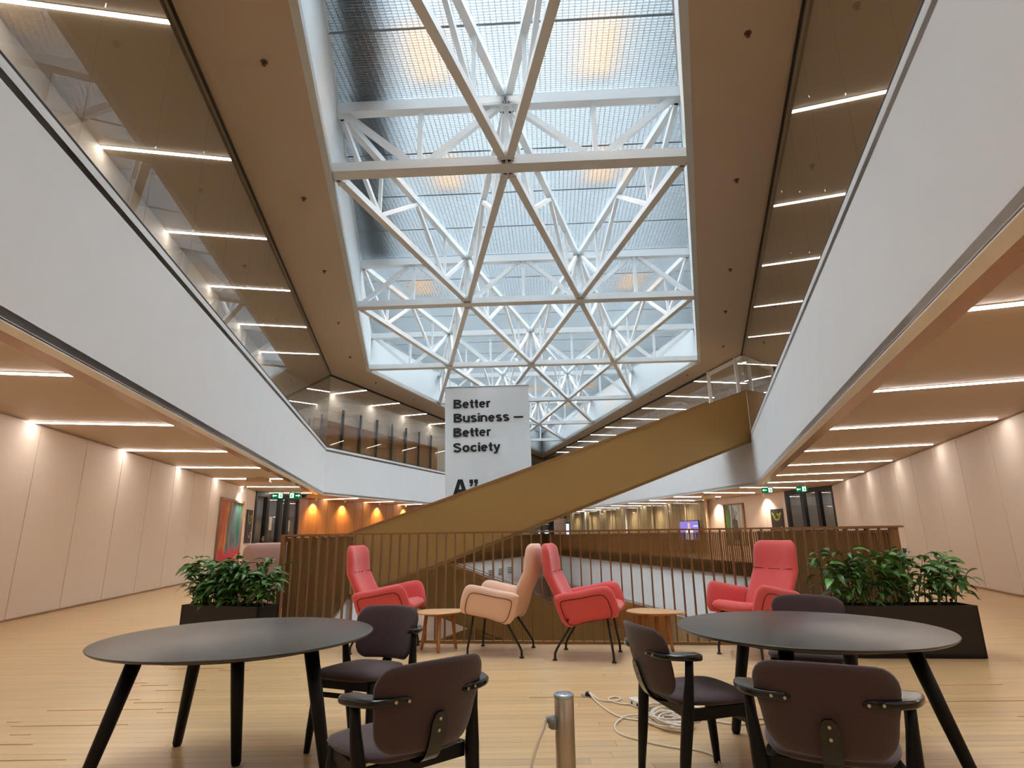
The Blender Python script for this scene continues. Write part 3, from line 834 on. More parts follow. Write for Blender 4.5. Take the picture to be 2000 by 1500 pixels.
t = painting(3, (10.86, 29.1), 1.42, 1.6, 2.0, M['canvas2'], 'framed painting of a grey vessel with dark twigs on the right wall')
v = MB(S).add([(-.22, -.036, -.75), (.3, -.036, -.75), (.24, -.036, .22), (-.2, -.036, .22)], [(0, 1, 2, 3)])
for k_, (x, zz) in enumerate(((-.05, .8), (.06, .75), (.18, .66), (.3, .6))):
    v.bar((-.02+.02*k_, -.036, .2), (x, -.036, zz), .02, .012)
v.build('painted_vessel', mat('painted_grey', (96, 92, 90), .7, noise=.3, scale=(2, 2, 6)), t)

def logo_poster(i, p, z, w, h, label):
    loc, rz = on_wall(i, p, z)
    t = thing('poster', label, 'poster', loc, rz)
    MB(S).box((0, -.02, 0), (w, .04, h)).build('board', M['poster'], t)
    g = MB(S); R1, R2 = w*.30, w*.155
    cz = h*.20
    for q in range(6):                       # ring of lime blocks with two horns
        a0 = math.radians(60*q+36); a1 = math.radians(60*q+84)
        if q == 1: continue
        g.add([(R1*math.cos(a), -.043, cz+R1*.75*math.sin(a)) for a in (a0, a1)] + [(R2*math.cos(a), -.043, cz+R2*.75*math.sin(a)) for a in (a1, a0)], [(0, 1, 2, 3)])
    for sx in (-1, 1):
        g.add([(sx*w*.2, -.043, cz+w*.14), (sx*w*.36, -.043, cz+w*.3), (sx*w*.40, -.043, cz+w*.16), (sx*w*.28, -.043, cz+w*.05)], [(0, 1, 2, 3)])
    g.build('print', M['lime'], t)
    tx = MB(S)
    for q, zz in enumerate((-.28, -.31, -.34)):
        tx.box((w*.12, -.042, h*zz), (w*(.45-.08*q), .004, h*.012))
    tx.box((w*.3, -.042, -h*.2), (w*.1, .004, w*.1)); tx.box((-w*.1, -.042, -h*.22), (w*.05, .004, w*.05))
    tx.build('caption', M['signface'], t)
    return t
logo_poster(10, (-9.26, 20.68), 1.48, .74, 1.12, 'charcoal poster with lime emblem beside the left glass door')
logo_poster(3, (11.62, 26.12), 1.45, .76, 1.14, 'charcoal poster with lime emblem beside the right glass door')
loc, rz = on_wall(10, (-9.12, 19.95), 1.0)
t = thing('wall_switch', 'small pale switch plate between painting and poster on the left wall', 'switch', loc, rz)
MB(S).box((0, -.01, 0), (.09, .02, .16)).build('plate', M['signface'], t); MB(S).box((0, -.024, 0), (.05, .012, .1)).build('rocker', M['paper'], t)

def door_set(i, n, bars, right):
    a, b = OUT[i], OUT[(i+1) % n_out]; L = dist2(a, b); d = Vector((b[0]-a[0], b[1]-a[1])).normalized(); ang = math.atan2(d.y, d.x)
    r = MB(S).box((L/2, 0, ZC-.09), (L, .16, .17)).build('door_%d' % n, M['blackmatte']); r.location = Vector((*a, 0))*S; r.rotation_euler = (0, 0, ang); tag(r, kind='structure')
    for (x, w) in bars: MB(S).box((x*L, 0, (ZC-.17)/2), (w, .16, ZC-.17)).build('frame', M['blackmatte'], r)
    MB(S).box((L/2, 0, .08), (L, .1, .16)).build('threshold', M['blackmatte'], r)
    xs = [x*L for x, w in bars]
    for x0, x1 in zip(xs, xs[1:]):
        MB(S).box(((x0+x1)/2, .0, (ZC-.17)/2+.08), (x1-x0-.1, .012, ZC-.33)).build('pane', M['doorglass'], r)
    return r, L
dr, L = door_set(9, 1, ((.0, .12), (.27, .22), (.44, .2), (.74, .18), (.985, .12)), False)
# OUT[9] -> OUT[10] runs towards us: fractions count from the far end
for x, z0 in ((.36, 1.05), (.86, 1.05)):
    MB(S).box((x*L-.22, .09, z0), (.03, .06, .2)).build('handle', M['chrome'], dr)
    MB(S).box((x*L-.16, .1, z0), (.14, .02, .025)).build('handle', M['chrome'], dr)
for x, z0, w, h in ((.62, 1.62, .2, .5), (.2, 1.55, .22, .44)):
    MB(S).box((x*L, .012, z0), (w, .006, h)).build('notice', M['paper'], dr)
tl = MB(S)
for q in range(4): tl.box((.14*L, .012, 1.18-.05*q), (.3-.02*q, .006, .02))
tl.build('lettering', M['paper'], dr)
dr2, L2 = door_set(2, 2, ((.0, .12), (.3, .2), (.62, .2), (.98, .14)), True)
# strips in the rooms behind the glass doors
for (i, nn, side) in ((9, NLD, 'left'), (2, NRD, 'right')):
    a, b = OUT[i], OUT[i+1]
    for q in range(3):
        for f in (.3, .72):
            c = lerp2(a, b, f); c = (c[0]+nn.x*(.15+.28*q), c[1]+nn.y*(.15+.28*q))
            r = thing('ceiling_light', 'linear light in the dark room behind the %s glass door, %s row, %s' % (side, NUM[q], 'near' if (f > .5) == (side == 'left') else 'far'), 'light', Vector((c[0], c[1], ZC-.03))*S, math.atan2(nn.y, nn.x)+PI/2, 'linear lights behind the %s glass door' % side)
            MB(S).box((0, 0, .012), (1.0, .12, .03)).build('housing', M['steel'], r); MB(S).box((0, 0, -.01), (.96, .09, .025)).build('diffuser', M['strip'], r)

def exit_sign(p, z, rz, label, flip=False):
    t = thing('exit_sign', label, 'sign', Vector((p[0], p[1], z))*S, rz)
    MB(S).box((0, 0, 0), (.40, .04, .2)).build('panel', M['exit'], t)
    g = MB(S); s_ = -1 if flip else 1
    g.box((s_*.1, -.024, .0), (.13, .006, .16))                      # doorway
    g.box((-s_*.08, -.024, 0), (.1, .006, .03)); g.add([(-s_*.13, -.026, .05), (-s_*.18, -.026, 0), (-s_*.13, -.026, -.05)], [(0, 1, 2)])
    g.build('pictogram', M['exitwhite'], t)
    r = MB(S); r.box((s_*.1, -.03, .045), (.025, .006, .025)); r.bar((s_*.1, -.03, .03), (s_*.12, -.03, -.02), .03, .006, (0, 1, 0)); r.bar((s_*.12, -.03, -.02), (s_*.08, -.03, -.06), .02, .006, (0, 1, 0)); r.bar((s_*.12, -.03, -.02), (s_*.15, -.03, -.06), .02, .006, (0, 1, 0))
    r.build('running_figure', M['exit'], t)
    for x in (-.14, .14): MB(S).bar((x, 0, .1), (x, 0, ZC-z), .012, .012).build('hanger', M['steel'], t)
exit_sign((-8.55, 21.3), 2.56, .15, 'green exit sign hanging before the dark left door, the left one of two')
exit_sign((-7.95, 21.35), 2.56, .25, 'green exit sign hanging beside the wood wall, the right one of two', True)
exit_sign((9.55, 22.1), 2.57, -.2, 'green exit sign under the right gallery ceiling near the emblem poster')
exit_sign((10.55, 21.5), 2.55, -.9, 'green exit sign above the dark right door at the picture edge')
for p, lab in (((-7.4, 17.0), 'flat air unit on the left gallery ceiling'), ((8.95, 26.98), 'flat air unit on the right gallery ceiling beside a light')):
    t = thing('air_unit', lab, 'air unit', Vector((p[0], p[1], ZC))*S, .25 if p[0] < 0 else -.2)
    MB(S).box((0, 0, -.06), (.62, .62, .1)).build('casing', M['ac'], t, bevel=.01); MB(S).box((0, 0, -.118), (.44, .44, .015)).build('grille', M['signface'], t)
    MB(S).box((.1, -.44, -.02), (.2, .2, .035)).build('diffuser', M['ac'], t)
t = thing('dome_camera', 'black dome camera under the ceiling at the wood wall', 'camera', Vector((-8.45, 23.7, ZC))*S)
MB(S).lathe([(.0, -.11), (.06, -.1), (.09, -.05), (.1, -.02), (.1, 0)], 16).build('dome', M['black'], t, smooth=True)

# spotlights that wash the walls
def spot(p, tgt, label, power, col, grp):
    loc = Vector((p[0], p[1], ZC-.05))*S
    t = thing('spotlight', label, 'spotlight', loc, 0, grp)
    MB(S).lathe([(.05, -.06), (.055, -.05), (.055, .03), (.02, .05)], 14).build('housing', M['cap'], t)
    ld = bpy.data.lights.new('spot_beam', 'SPOT'); ld.energy = power; ld.color = col; ld.spot_size = math.radians(110); ld.spot_blend = 1.0; ld.shadow_soft_size = .04
    lo = bpy.data.objects.new('spot_beam', ld); COL.objects.link(lo); lo.parent = t; lo.location = (0, 0, -.09*S)
    dv = (Vector(tgt)*S - loc - Vector((0, 0, -.09*S)))
    lo.rotation_euler = dv.to_track_quat('-Z', 'Y').to_euler()
warm = (1.0, .62, .28); soft = (1.0, .80, .62)
for q, f in enumerate((.03, .21, .46, .68)):
    a, b = OUT[7], OUT[8]; nin = inward(a, b)
    w_ = lerp2(b, a, f); p = (w_[0]+nin.x*.2, w_[1]+nin.y*.2)
    spot(p, (w_[0]+nin.x*.06, w_[1]+nin.y*.06, .5), 'warm spotlight washing the left wood wall, %s from the near end' % NUM[q], 190, warm, 'spotlights on the wood wall')
spot((-8.80, 19.2), (-8.92, 19.2, .9), 'spotlight above the abstract painting on the left wall', 130, soft, None)
spot((10.25, 30.2), (10.42, 30.24, .9), 'spotlight left of the vessel painting on the right wall', 150, soft, None)
spot((11.26, 26.6), (11.42, 26.64, .9), 'spotlight above the emblem poster on the right wall', 150, soft, None)

# sprinkler heads on the soffit round the skylight
for side, pts in (('left', [(-3.5, 6.87), (-4.15, 10.34), (-4.78, 13.64), (-5.51, 17.34), (-6.13, 20.98), (-6.04, 24.8), (-4.9, 28.17)]), ('right', [(3.31, 6.49), (4.43, 9.91), (5.74, 13.88), (6.66, 16.84), (7.81, 20.31), (7.61, 24.24), (6.87, 27.78), (6.01, 31.46), (4.71, 38.25)])):
    for q, p in enumerate(pts):
        t = thing('sprinkler', 'small sprinkler head on the %s soffit, %s from the top of the picture' % (side, NUM[q]), 'sprinkler', Vector((p[0], p[1], ZS))*S, group='sprinkler heads on the soffit')
        MB(S).lathe([(.05, -.01), (.05, 0)], 14).build('rosette', M['copper'], t)
        MB(S).tube([(0, 0, 0), (0, 0, -.05)], .010, 8).build('stem', M['bolt'], t)
        MB(S).lathe([(.014, -.066), (.03, -.062), (.03, -.058), (.010, -.05)], 12).build('deflector', M['copper'], t)

# curtained glass wall on the far right
ca, cb = OUT[4], OUT[5]; nin = inward(ca, cb); dd = Vector((cb[0]-ca[0], cb[1]-ca[1])).normalized(); LC = dist2(ca, cb)
ct = thing('curtain', 'long sheer beige curtain hanging behind the far right glass wall', 'curtain', Vector((*ca, 0))*S, math.atan2(dd.y, dd.x))
vs_ = []; fs = []; nc = 420
rnd = random.Random(3); ph = 0
for i in range(nc+1):
    x = .15 + (LC-.3)*i/nc; ph += .75+.35*rnd.random(); y_ = .22 + .06*math.sin(ph) + .03*math.sin(i*.09)
    vs_ += [(x, y_, .02), (x, y_, ZC-.06)]
for i in range(nc): fs.append((2*i, 2*i+2, 2*i+3, 2*i+1))
o = MB(S).add(vs_, fs).build('drape', M['curtain'], ct, fix=False)
so_ = o.modifiers.new('cloth', 'SOLIDIFY'); so_.thickness = .006
MB(S).box((LC/2, .22, ZC-.03), (LC-.2, .05, .04)).build('track', M['steel'], ct)
gw = MB(S).box((LC/2, .5, ZC-.03), (LC, .08, .06)).build('window_6', M['steel']); gw.location = ct.location; gw.rotation_euler = ct.rotation_euler; tag(gw, kind='structure')
k = 11
for q in range(k+1):
    if q: MB(S).box(((q-.5)*LC/k, .5, ZC/2), (LC/k-.05, .014, ZC-.1)).build('pane', M['glass'], gw)
    MB(S).box((q*LC/k, .5, ZC/2), (.05, .07, ZC-.06)).build('mullion', M['ac'], gw)
for q in range(6):
    f = .09+.155*q; p = (ca[0]+dd.x*LC*f+nin.x*1.05, ca[1]+dd.y*LC*f+nin.y*1.05)
    spot(p, (p[0]-nin.x*.85, p[1]-nin.y*.85, .8), 'spotlight washing the sheer curtain, %s from the near end' % NUM[q], 60, soft, 'spotlights along the curtain')
# pale slender columns in front of it
for q, p in enumerate(((7.35, 38.9), (5.45, 45.2))):
    t = thing('column', 'slender pale column before the curtained glass wall, the %s one' % ('nearer' if q == 0 else 'farther'), 'column', Vector((p[0], p[1], 0))*S)
    MB(S).tube([(0, 0, 0), (0, 0, ZC)], .07, 14).build('shaft', M['cap'], t, smooth=True)
    MB(S).lathe([(.11, 0), (.11, .03)], 14).build('base', M['steel'], t)
# television with a presenter on its screen
tv = thing('television', 'wall screen showing a presenter in white on violet before the curtain', 'screen', Vector((9.99, 32.17, 1.18))*S + Vector((nin.x, nin.y, 0))*.75, math.atan2(dd.y, dd.x)+PI)
MB(S).box((0, .03, 0), (1.74, .06, 1.02)).build('casing', M['blackmatte'], tv)
MB(S).box((0, -.004, 0), (1.68, .01, .96)).build('display', M['screen'], tv)
MB(S).add([(-.34, -.014, -.48), (.36, -.014, -.48), (.33, -.014, -.02), (.14, -.014, .12), (-.14, -.014, .12), (-.31, -.014, -.02)], [(0, 1, 2, 3, 4, 5)]).build('presenter_shirt', M['screenwhite'], tv)
hd = MB(S).add([(.11*math.cos(a), -.016, .27+.14*math.sin(a)) for a in [2*PI*q/14 for q in range(14)]], [tuple(range(14))]); hd.box((0, -.012, .14), (.08, .006, .1)); hd.build('presenter_head', M['screenskin'], tv)
MB(S).add([(-.035, -.018, -.45), (.035, -.018, -.45), (.03, -.018, .1), (-.03, -.018, .1)], [(0, 1, 2, 3)]).build('presenter_tie', M['ink'], tv)
cpn = MB(S)
for q, zz in enumerate((.22, .08, -.14, -.28)): cpn.box((.6, -.012, zz), (.36-.06*(q % 2), .006, .045))
cpn.build('caption', M['screenwhite'], tv)
MB(S).bar((0, .1, -.5), (0, .1, -1.16), .06, .06).build('stand', M['blackmatte'], tv)
# boards and displays at the far end
t = thing('sign_board', 'pale board with lines of orange text at the far end of the gallery', 'sign', Vector((3.82, 49.4, 0))*S, -.55)
MB(S).box((0, 0, 1.2), (1.12, .06, 2.3)).build('board', M['signface'], t)
tx = MB(S)
for q in range(6): tx.box((-.08+.02*(q % 3), -.034, 1.95-.16*q), (.8-.12*(q % 3), .006, .035))
tx.build('text_line', M['orangetext'], t)
t = thing('display_screen', 'narrow pale blue display standing right of the orange lettered board', 'screen', Vector((4.35, 48.3, 0))*S, -.5)
MB(S).box((0, 0, 1.0), (.3, .06, 2.0)).build('casing', M['blackmatte'], t); MB(S).box((0, -.033, 1.35), (.24, .008, 1.1)).build('display', M['screenblue'], t)
tx = MB(S)
for q in range(4): tx.box((0, -.04, 1.75-.2*q), (.16, .004, .04))
tx.build('text_line', M['screen'], t)
for q, x in enumerate((1.3, 2.05, 2.8)):
    t = thing('shop_window', 'dark glazed office bay at the far end, %s from the left' % NUM[q], 'window', Vector((x, 51.9, 0))*S, 0)
    f = MB(S)
    for sx in (-.36, .36): f.box((sx, 0, 1.3), (.06, .1, 2.6))
    f.box((0, 0, 2.55), (.72, .1, .1)); f.box((0, 0, .08), (.72, .1, .16)); f.build('frame', M['blackmatte'], t)
    MB(S).box((0, .03, 1.3), (.66, .012, 2.4)).build('pane', M['doorglass'], t)
    MB(S).box((.05, .35, 1.3), (.34, .04, .26)).build('monitor', M['screenblue'], t)
    MB(S).box((0, .35, .9), (.6, .3, .04)).build('desk', M['signface'], t)
    MB(S).box((0, .35, .44), (.5, .06, .88)).build('desk_leg', M['steel'], t)

# floor below: dark furniture, pictures and doors seen through the bars
for q, (x, y_, w, h, mt) in enumerate(((-1.1, 45.2, .9, 2.3, 'blackmatte'), (.3, 48.9, .7, 2.2, 'wood'))):
    t = thing('doorway', ('dark' if q == 0 else 'brown')+' doorway on the floor below, seen small between the beige and coral chairs', 'door', Vector((x, y_, -5.1))*S, .9)
    MB(S).box((0, 0, h/2), (w, .08, h)).build('leaf', M[mt], t); MB(S).box((w*.36, -.06, h*.45), (.04, .06, .16)).build('handle', M['chrome'], t)
    f = MB(S)
    for sx in (-1, 1): f.box((sx*(w/2+.05), 0, h/2), (.1, .12, h))
    f.box((0, 0, h+.05), (w+.2, .12, .1)); f.build('frame', M['frame'], t)
t = thing('curtain', 'olive curtain on the floor below, behind the right side table', 'curtain', Vector((*OUT[4], -5.1))*S, math.atan2(dd.y, dd.x))
vs_ = []; fs = []
for i in range(121):
    x = -1.5 + 6.0*i/120; y_ = .35+.06*math.sin(i*1.1); vs_ += [(x, y_, .03), (x, y_, 2.5)]
for i in range(120): fs.append((2*i, 2*i+2, 2*i+3, 2*i+1))
o = MB(S).add(vs_, fs).build('drape', M['curtain'], t, fix=False); so_ = o.modifiers.new('cloth', 'SOLIDIFY'); so_.thickness = .006
MB(S).box((1.5, .35, 2.53), (6.1, .05, .05)).build('track', M['steel'], t)
for q in range(3):
    p = lerp2(T0, A0, .42-.06*q)
    t = thing('vent', 'small slotted vent in the far white band, %s from the left' % NUM[q], 'vent', Vector((p[0], p[1], -1.3))*S, math.atan2(A0[1]-T0[1], A0[0]-T0[0])+PI, 'slotted vents in the white band')
    f = MB(S)
    for j in range(3): f.box((0, -.03, .14-.14*j), (.8, .06, .05))
    f.build('slot', M['grey'], t); MB(S).box((0, -.01, 0), (.9, .03, .42)).build('plate', M['white'], t)

# ================================================================= furniture (metres from here on)
# ---- coral and beige high-backed lounge chairs
def lounge(label, group, fab, seam, loc, rz):
    t = thing('lounge_chair', label, 'armchair', loc, rz, group)
    W = .58
    # backrest: leaning shell, folded at the headrest
    prof = [Vector((-.16, .36)), Vector((-.41, .845)), Vector((-.445, 1.165))]
    l1 = (prof[1]-prof[0]).length; l2 = (prof[2]-prof[1]).length; LL = l1+l2
    n1 = Vector((.889, .458)); n2 = Vector((.994, .109))
    def bfn(s_, u, n):
        v = u + LL/2
        w = max(0, min(1, (v-l1+.025)/.05)); w = w*w*(3-2*w)
        if v < l1: p = prof[0] + (prof[1]-prof[0])*(v/l1)
        else: p = prof[1] + (prof[2]-prof[1])*((v-l1)/l2)
        nn = (n1*(1-w)+n2*w).normalized()
        wing = .05*(abs(s_)/(W/2))**2.2
        taper = 1.0 - .06*max(0, (v-l1)/l2)
        q = p + nn*(n+wing)
        return (q.x, s_*taper, q.y)
    ol = rrect(W, LL, .085, 6)
    MB().pad(ol, bfn, .055, 6).build('backrest', M[fab], t, smooth=True)
    sm = [(x, yv) for x, yv in ((-.265, 0), (-.13, 0), (0, 0), (.13, 0), (.265, 0))]
    MB().tube([bfn(x, l1-LL/2, .0525) for x, _ in sm], .004, 6).build('head_seam', M[seam], t)
    # seat
    def sfn(a, b, n):
        x = a + .075; z = .425 + .10*(x+.22)/.58 + n - .012*math.cos(b*5)
        if x > .28: z -= (x-.28)**2*2.2
        return (x, b, z)
    MB().pad(rrect(.60, .57, .07, 5), sfn, .06, 5).build('seat', M[fab], t, smooth=True)
    # arms
    arm = spline([(-.19, .335, 0), (-.30, .57, 0), (-.27, .645, 0), (-.05, .685, 0), (.2, .735, 0), (.285, .725, 0), (.335, .66, 0), (.375, .52, 0), (.36, .445, 0), (.30, .425, 0), (.05, .38, 0)], 4, True)
    cx, cz = .05, .55
    ol = [(p.x-cx, p.y-cz) for p in arm]
    for sy in (1, -1):
        def afn(a, b, n, sy=sy):
            flare = .045*max(0, (b+.12))/.3
            return (cx+a, sy*(.30+flare+n*1.0), cz+b)
        ar = MB().pad(ol, afn, .045, 5, 5).build('armrest', M[fab], t, smooth=True)
        inner = [Vector((p[0]*.78-.0, p[1]*.74-.035)) for p in ol]
        pth = [afn(p.x, p.y, .047) for p in inner]; pth.append(pth[0])
        MB().tube(pth, .0045, 6).build('piping', M[seam], ar)
    MB().box((-.155, -.349, .40), (.012, .004, .03)).build('care_tag', M['ink'], t)
    # steel base
    fr = MB()
    for sy in (-.24, .24):
        fr.tube([(-.14, sy, .355), (.255, sy, .425)], .013, 8)
    for x, z in ((-.1, .362), (.22, .419)): fr.tube([(x, -.24, z), (x, .24, z)], .011, 8)
    fr.build('base_frame', M['tube'], t, smooth=True)
    for sy in (-1, 1):
        rear = [(-.13, sy*.24, .357), (-.20, sy*.262, .25), (-.29, sy*.288, .115), (-.312, sy*.294, .07), (-.314, sy*.295, .012)]
        front = [(.24, sy*.24, .423), (.272, sy*.268, .2), (.292, sy*.288, .075), (.294, sy*.29, .012)]
        for pth in (rear, front):
            lg = MB().tube(pth, .0125, 8).build('leg', M['tube'], t, smooth=True)
            e = pth[-1]
            MB().lathe([(.024, 0), (.026, .006), (.022, .014), (.012, .018)], 14, (e[0], e[1], 0)).build('foot', M['tube'], lg, smooth=True)
    return t
lounge('coral lounge chair turned right, standing left of the small egg-shaped table', 'lounge chairs at the railing', 'red', 'redseam', (-1.50, 7.24, 0), math.radians(-8))
lounge('beige lounge chair with its back against the coral chair', 'lounge chairs at the railing', 'beige', 'beigeseam', (-.17, 7.03, 0), math.radians(166))
lounge('coral lounge chair back to back with the beige chair', 'lounge chairs at the railing', 'red', 'redseam', (.79, 6.72, 0), math.radians(-16))
lounge('coral lounge chair facing us behind the round black table at right', 'lounge chairs at the railing', 'red', 'redseam', (2.57, 6.6, 0), math.radians(206))

# ---- small egg-shaped wooden side tables
def side_table(label, loc, rz):
    t = thing('side_table', label, 'side table', loc, rz, 'egg-shaped wooden side tables')
    ol = spline([(.37, .02, 0), (.22, .17, 0), (-.05, .25, 0), (-.24, .19, 0), (-.30, .02, 0), (-.23, -.17, 0), (-.02, -.24, 0), (.22, -.14, 0)], 6, True)
    MB().pad([(p.x, p.y) for p in ol], lambda a, b, n: (a, b, .412+n), .012, 5, 10).build('tabletop', M['birch'], t, smooth=True)
    MB().pad([(p.x*.62, p.y*.62) for p in ol], lambda a, b, n: (a, b, .388+n), .013, 4, 10).build('underframe', M['oakleg'], t, smooth=True)
    for x, y_ in ((.16, .02), (.0, .16), (-.17, .05), (-.03, -.16)):
        MB().tube([(x*.9, y_*.9, .39), (x*1.15, y_*1.15, .05), (x*1.19, y_*1.19, .012), (x*1.195, y_*1.195, 0)], [.021, .018, .0165, .010], 12).build('leg', M['oakleg'], t, smooth=True)
    return t
side_table('egg-shaped wooden side table between the left coral and the beige chair', (-.87, 7.17, 0), math.radians(14))
side_table('egg-shaped wooden side table behind the black chair at right', (1.54, 6.93, 0), math.radians(-28))

# ---- round dark dining tables
def round_table(label, loc, legs, r=.75):
    t = thing('round_table', label, 'table', loc, 0, 'round dark tables')
    MB().lathe([(0.001, .690), (r-.09, .690), (r-.012, .705), (r-.003, .712), (r, .717), (r-.002, .7195), (r-.006, .72)][:6] + [(r-.004, .72), (.001, .72)], 96).build('tabletop', M['tabletop'], t, smooth=True).data.shade_smooth()
    MB().lathe([(r*.2, .672), (r*.78, .672), (r*.8, .680), (r*.8, .689), (r*.2, .689)], 64).build('apron', M['blackleg'], t)
    for (x0, y0), (x1, y1) in legs:
        MB().tube([(x0, y0, .675), ((x0+x1)/2, (y0+y1)/2, .34), (x1, y1, .02), (x1, y1, 0)], [.04, .035, .028, .022], 20).build('leg', M['blackleg'], t, smooth=True)
    return t
round_table('round dark-stained table at left with two chairs drawn up to it', (-1.60, 3.63, 0), (((.45, -.12), (.60, -.17)), ((-.06, .1), (-.02, .14)), ((-.42, -.28), (-.56, -.40)), ((-.42, .36), (-.55, .48))))
round_table('round dark-stained table at right in front of the coral armchair', (1.70, 3.64, 0), (((-.28, -.34), (-.36, -.44)), ((.4, -.3), (.55, -.42)), ((-.2, .42), (-.28, .56)), ((.4, .36), (.54, .5))), .73)

# ---- black armchairs with aubergine upholstery
def armchair(label, loc, rz):
    t = thing('dining_chair', label, 'chair', loc, rz, 'black upholstered armchairs at the round tables')
    # seat: broad at the front, dished
    ol = spline([(.225, 0, 0), (.215, .14, 0), (.17, .215, 0), (.05, .23, 0), (-.1, .205, 0), (-.185, .15, 0), (-.205, 0, 0), (-.185, -.15, 0), (-.1, -.205, 0), (.05, -.23, 0), (.17, -.215, 0), (.215, -.14, 0)], 4, True)
    def sfn(a, b, n): return (a*1.06+.025, b, .435 + n - .010*math.exp(-((a+.03)**2+b*b)/.02) + .25*max(0, -a-.1)**2*2 - .55*max(0, a-.13)**2)
    MB().pad([(p.x*1.05, p.y*1.08) for p in ol], sfn, .024, 6, 8).build('seat', M['fabric'], t, smooth=True)
    # backrest: wide band bent round the sitter
    R = .44
    def bfn(a, b, n):
        ang = a/R; zz = b
        rad = R - n
        wide = 1.0 + .10*(zz/.165)
        x = -.265 + (R - rad*math.cos(ang)); y_ = rad*math.sin(ang)*wide
        return (x - .20*zz - .012, y_, .625 + zz - .03*(abs(a)/.25)**2*(1 if zz > 0 else 0)*.6)
    ol = rrect(.50, .335, .085, 6)
    MB().pad(ol, bfn, .016, 6, 8).build('backrest', M['fabric'], t, smooth=True)
    # bent strip carrying the backrest
    sp_ = MB(); pth = spline([(-.10, 0, .405), (-.18, 0, .407), (-.238, 0, .432), (-.274, 0, .485), (-.295, 0, .545), (-.310, 0, .605)], 4)
    for p, q in zip(pth, pth[1:]):
        pass
    vs_ = []; fs = []
    for i, p in enumerate(pth):
        dtn = (pth[min(i+1, len(pth)-1)]-pth[max(i-1, 0)]).normalized(); nn = Vector((-dtn.z, 0, dtn.x))
        wv = .034 if i < len(pth)-3 else (.034, .03, .024, .012)[min(3, i-(len(pth)-4))]
        for s_, o_ in ((-1, -.005), (1, -.005), (1, .005), (-1, .005)): vs_.append(p + nn*o_ + Vector((0, s_*wv, 0)))
    k = len(pth)
    for i in range(k-1):
        for j in range(4): fs.append((i*4+j, i*4+(j+1) % 4, (i+1)*4+(j+1) % 4, (i+1)*4+j))
    fs.append((3, 2, 1, 0)); fs.append(tuple((k-1)*4+j for j in range(4)))
    spine = sp_.add(vs_, fs).build('back_spine', M['black'], t)
    def screw(x, y_, z, nx, ny, parent):
        a = Vector((nx, ny, 0)).normalized()
        MB().tube([Vector((x, y_, z)), Vector((x, y_, z))+a*.004], .006, 10).build('screw', M['chrome'], parent)
    screw(-.307, 0, .578, -1, -.0, spine); screw(-.297, 0, .535, -1, 0, spine)
    # arms: flat kidney shapes fixed behind the back
    for sy in (1, -1):
        cl = spline([(-.289, .118, .66), (-.28, .155, .66), (-.262, .198, .66), (-.228, .242, .66), (-.175, .272, .66), (-.12, .288, .66), (-.075, .288, .66)], 4)
        n_ = len(cl); vs_ = []; fs = []
        for i, p in enumerate(cl):
            f = i/(n_-1); dtn = (cl[min(i+1, n_-1)]-cl[max(i-1, 0)]).normalized(); nn = Vector((-dtn.y, dtn.x, 0))
            w = .012 + .036*min(1, max(0, (f-.18)/.40)); 
            if f > .86: w *= math.sqrt(max(.03, 1-((f-.86)/.14)**2))
            if f < .08: w *= .6
            h = .015 if .05 < f < .97 else .009
            c_ = p + nn*(-.004)
            for a_, b_ in ((-1, -.55), (-.8, -1), (.8, -1), (1, -.55), (1, .55), (.8, 1), (-.8, 1), (-1, .55)):
                q = c_ + nn*(a_*w) + Vector((0, 0, b_*h)); vs_.append((q.x, sy*q.y, q.z))
        for i in range(n_-1):
            for j in range(8): fs.append((i*8+j, i*8+(j+1) % 8, (i+1)*8+(j+1) % 8, (i+1)*8+j))
        fs.append(tuple(range(7, -1, -1))); fs.append(tuple((n_-1)*8+j for j in range(8)))
        ar = MB().add(vs_, fs).build('armrest', M['black'], t, smooth=True, bevel=.003)
        screw(-.300, sy*.135, .66, -1, sy*.25, ar); screw(-.284, sy*.182, .66, -1, sy*.45, ar)
        # rear leg rises to the arm, front leg stops under the seat
        MB().tube([(-.135, sy*.278, .648), (-.14, sy*.272, .55), (-.155, sy*.258, .40), (-.18, sy*.247, .2), (-.205, sy*.24, 0)], [.020, .022, .031, .028, .020], 14).build('leg', M['blackleg'], t, smooth=True)
        MB().tube([(.205, sy*.197, .415), (.215, sy*.203, .32), (.236, sy*.215, .12), (.246, sy*.222, 0)], [.025, .027, .023, .018], 14).build('leg', M['blackleg'], t, smooth=True)
        MB().bar((-.12, sy*.238, .385), (.21, sy*.2, .385), .02, .055).build('seat_rail', M['blackleg'], t, bevel=.003)
    MB().bar((.218, -.203, .322), (.218, .203, .322), .02, .026).build('stretcher', M['blackleg'], t, bevel=.003)
    MB().bar((.208, -.197, .385), (.208, .197, .385), .022, .055).build('seat_rail', M['blackleg'], t, bevel=.003)
    MB().bar((-.125, -.235, .385), (-.125, .235, .385), .022, .055).build('seat_rail', M['blackleg'], t, bevel=.003)
    return t
GC = 'black upholstered armchairs at the round tables'
ch = armchair('black armchair with aubergine back seen from behind at the left table, nearest to us', (-.49, 2.73, 0), math.radians(129.5))
dup(ch, (-.98, 4.10, 0), math.radians(248), 'black armchair on the far side of the left table, its seat turned to us', GC)
dup(ch, (.94, 3.45, 0), math.radians(12), 'black armchair seen from the side beside the cable coil at the right table', GC)
dup(ch, (1.25, 2.60, 0), math.radians(65), 'black armchair cut by the picture edge, nearest to us at the right table', GC)
dup(ch, (2.07, 4.44, 0), math.radians(238), 'black armchair on the far side of the right table, only its back showing', GC)

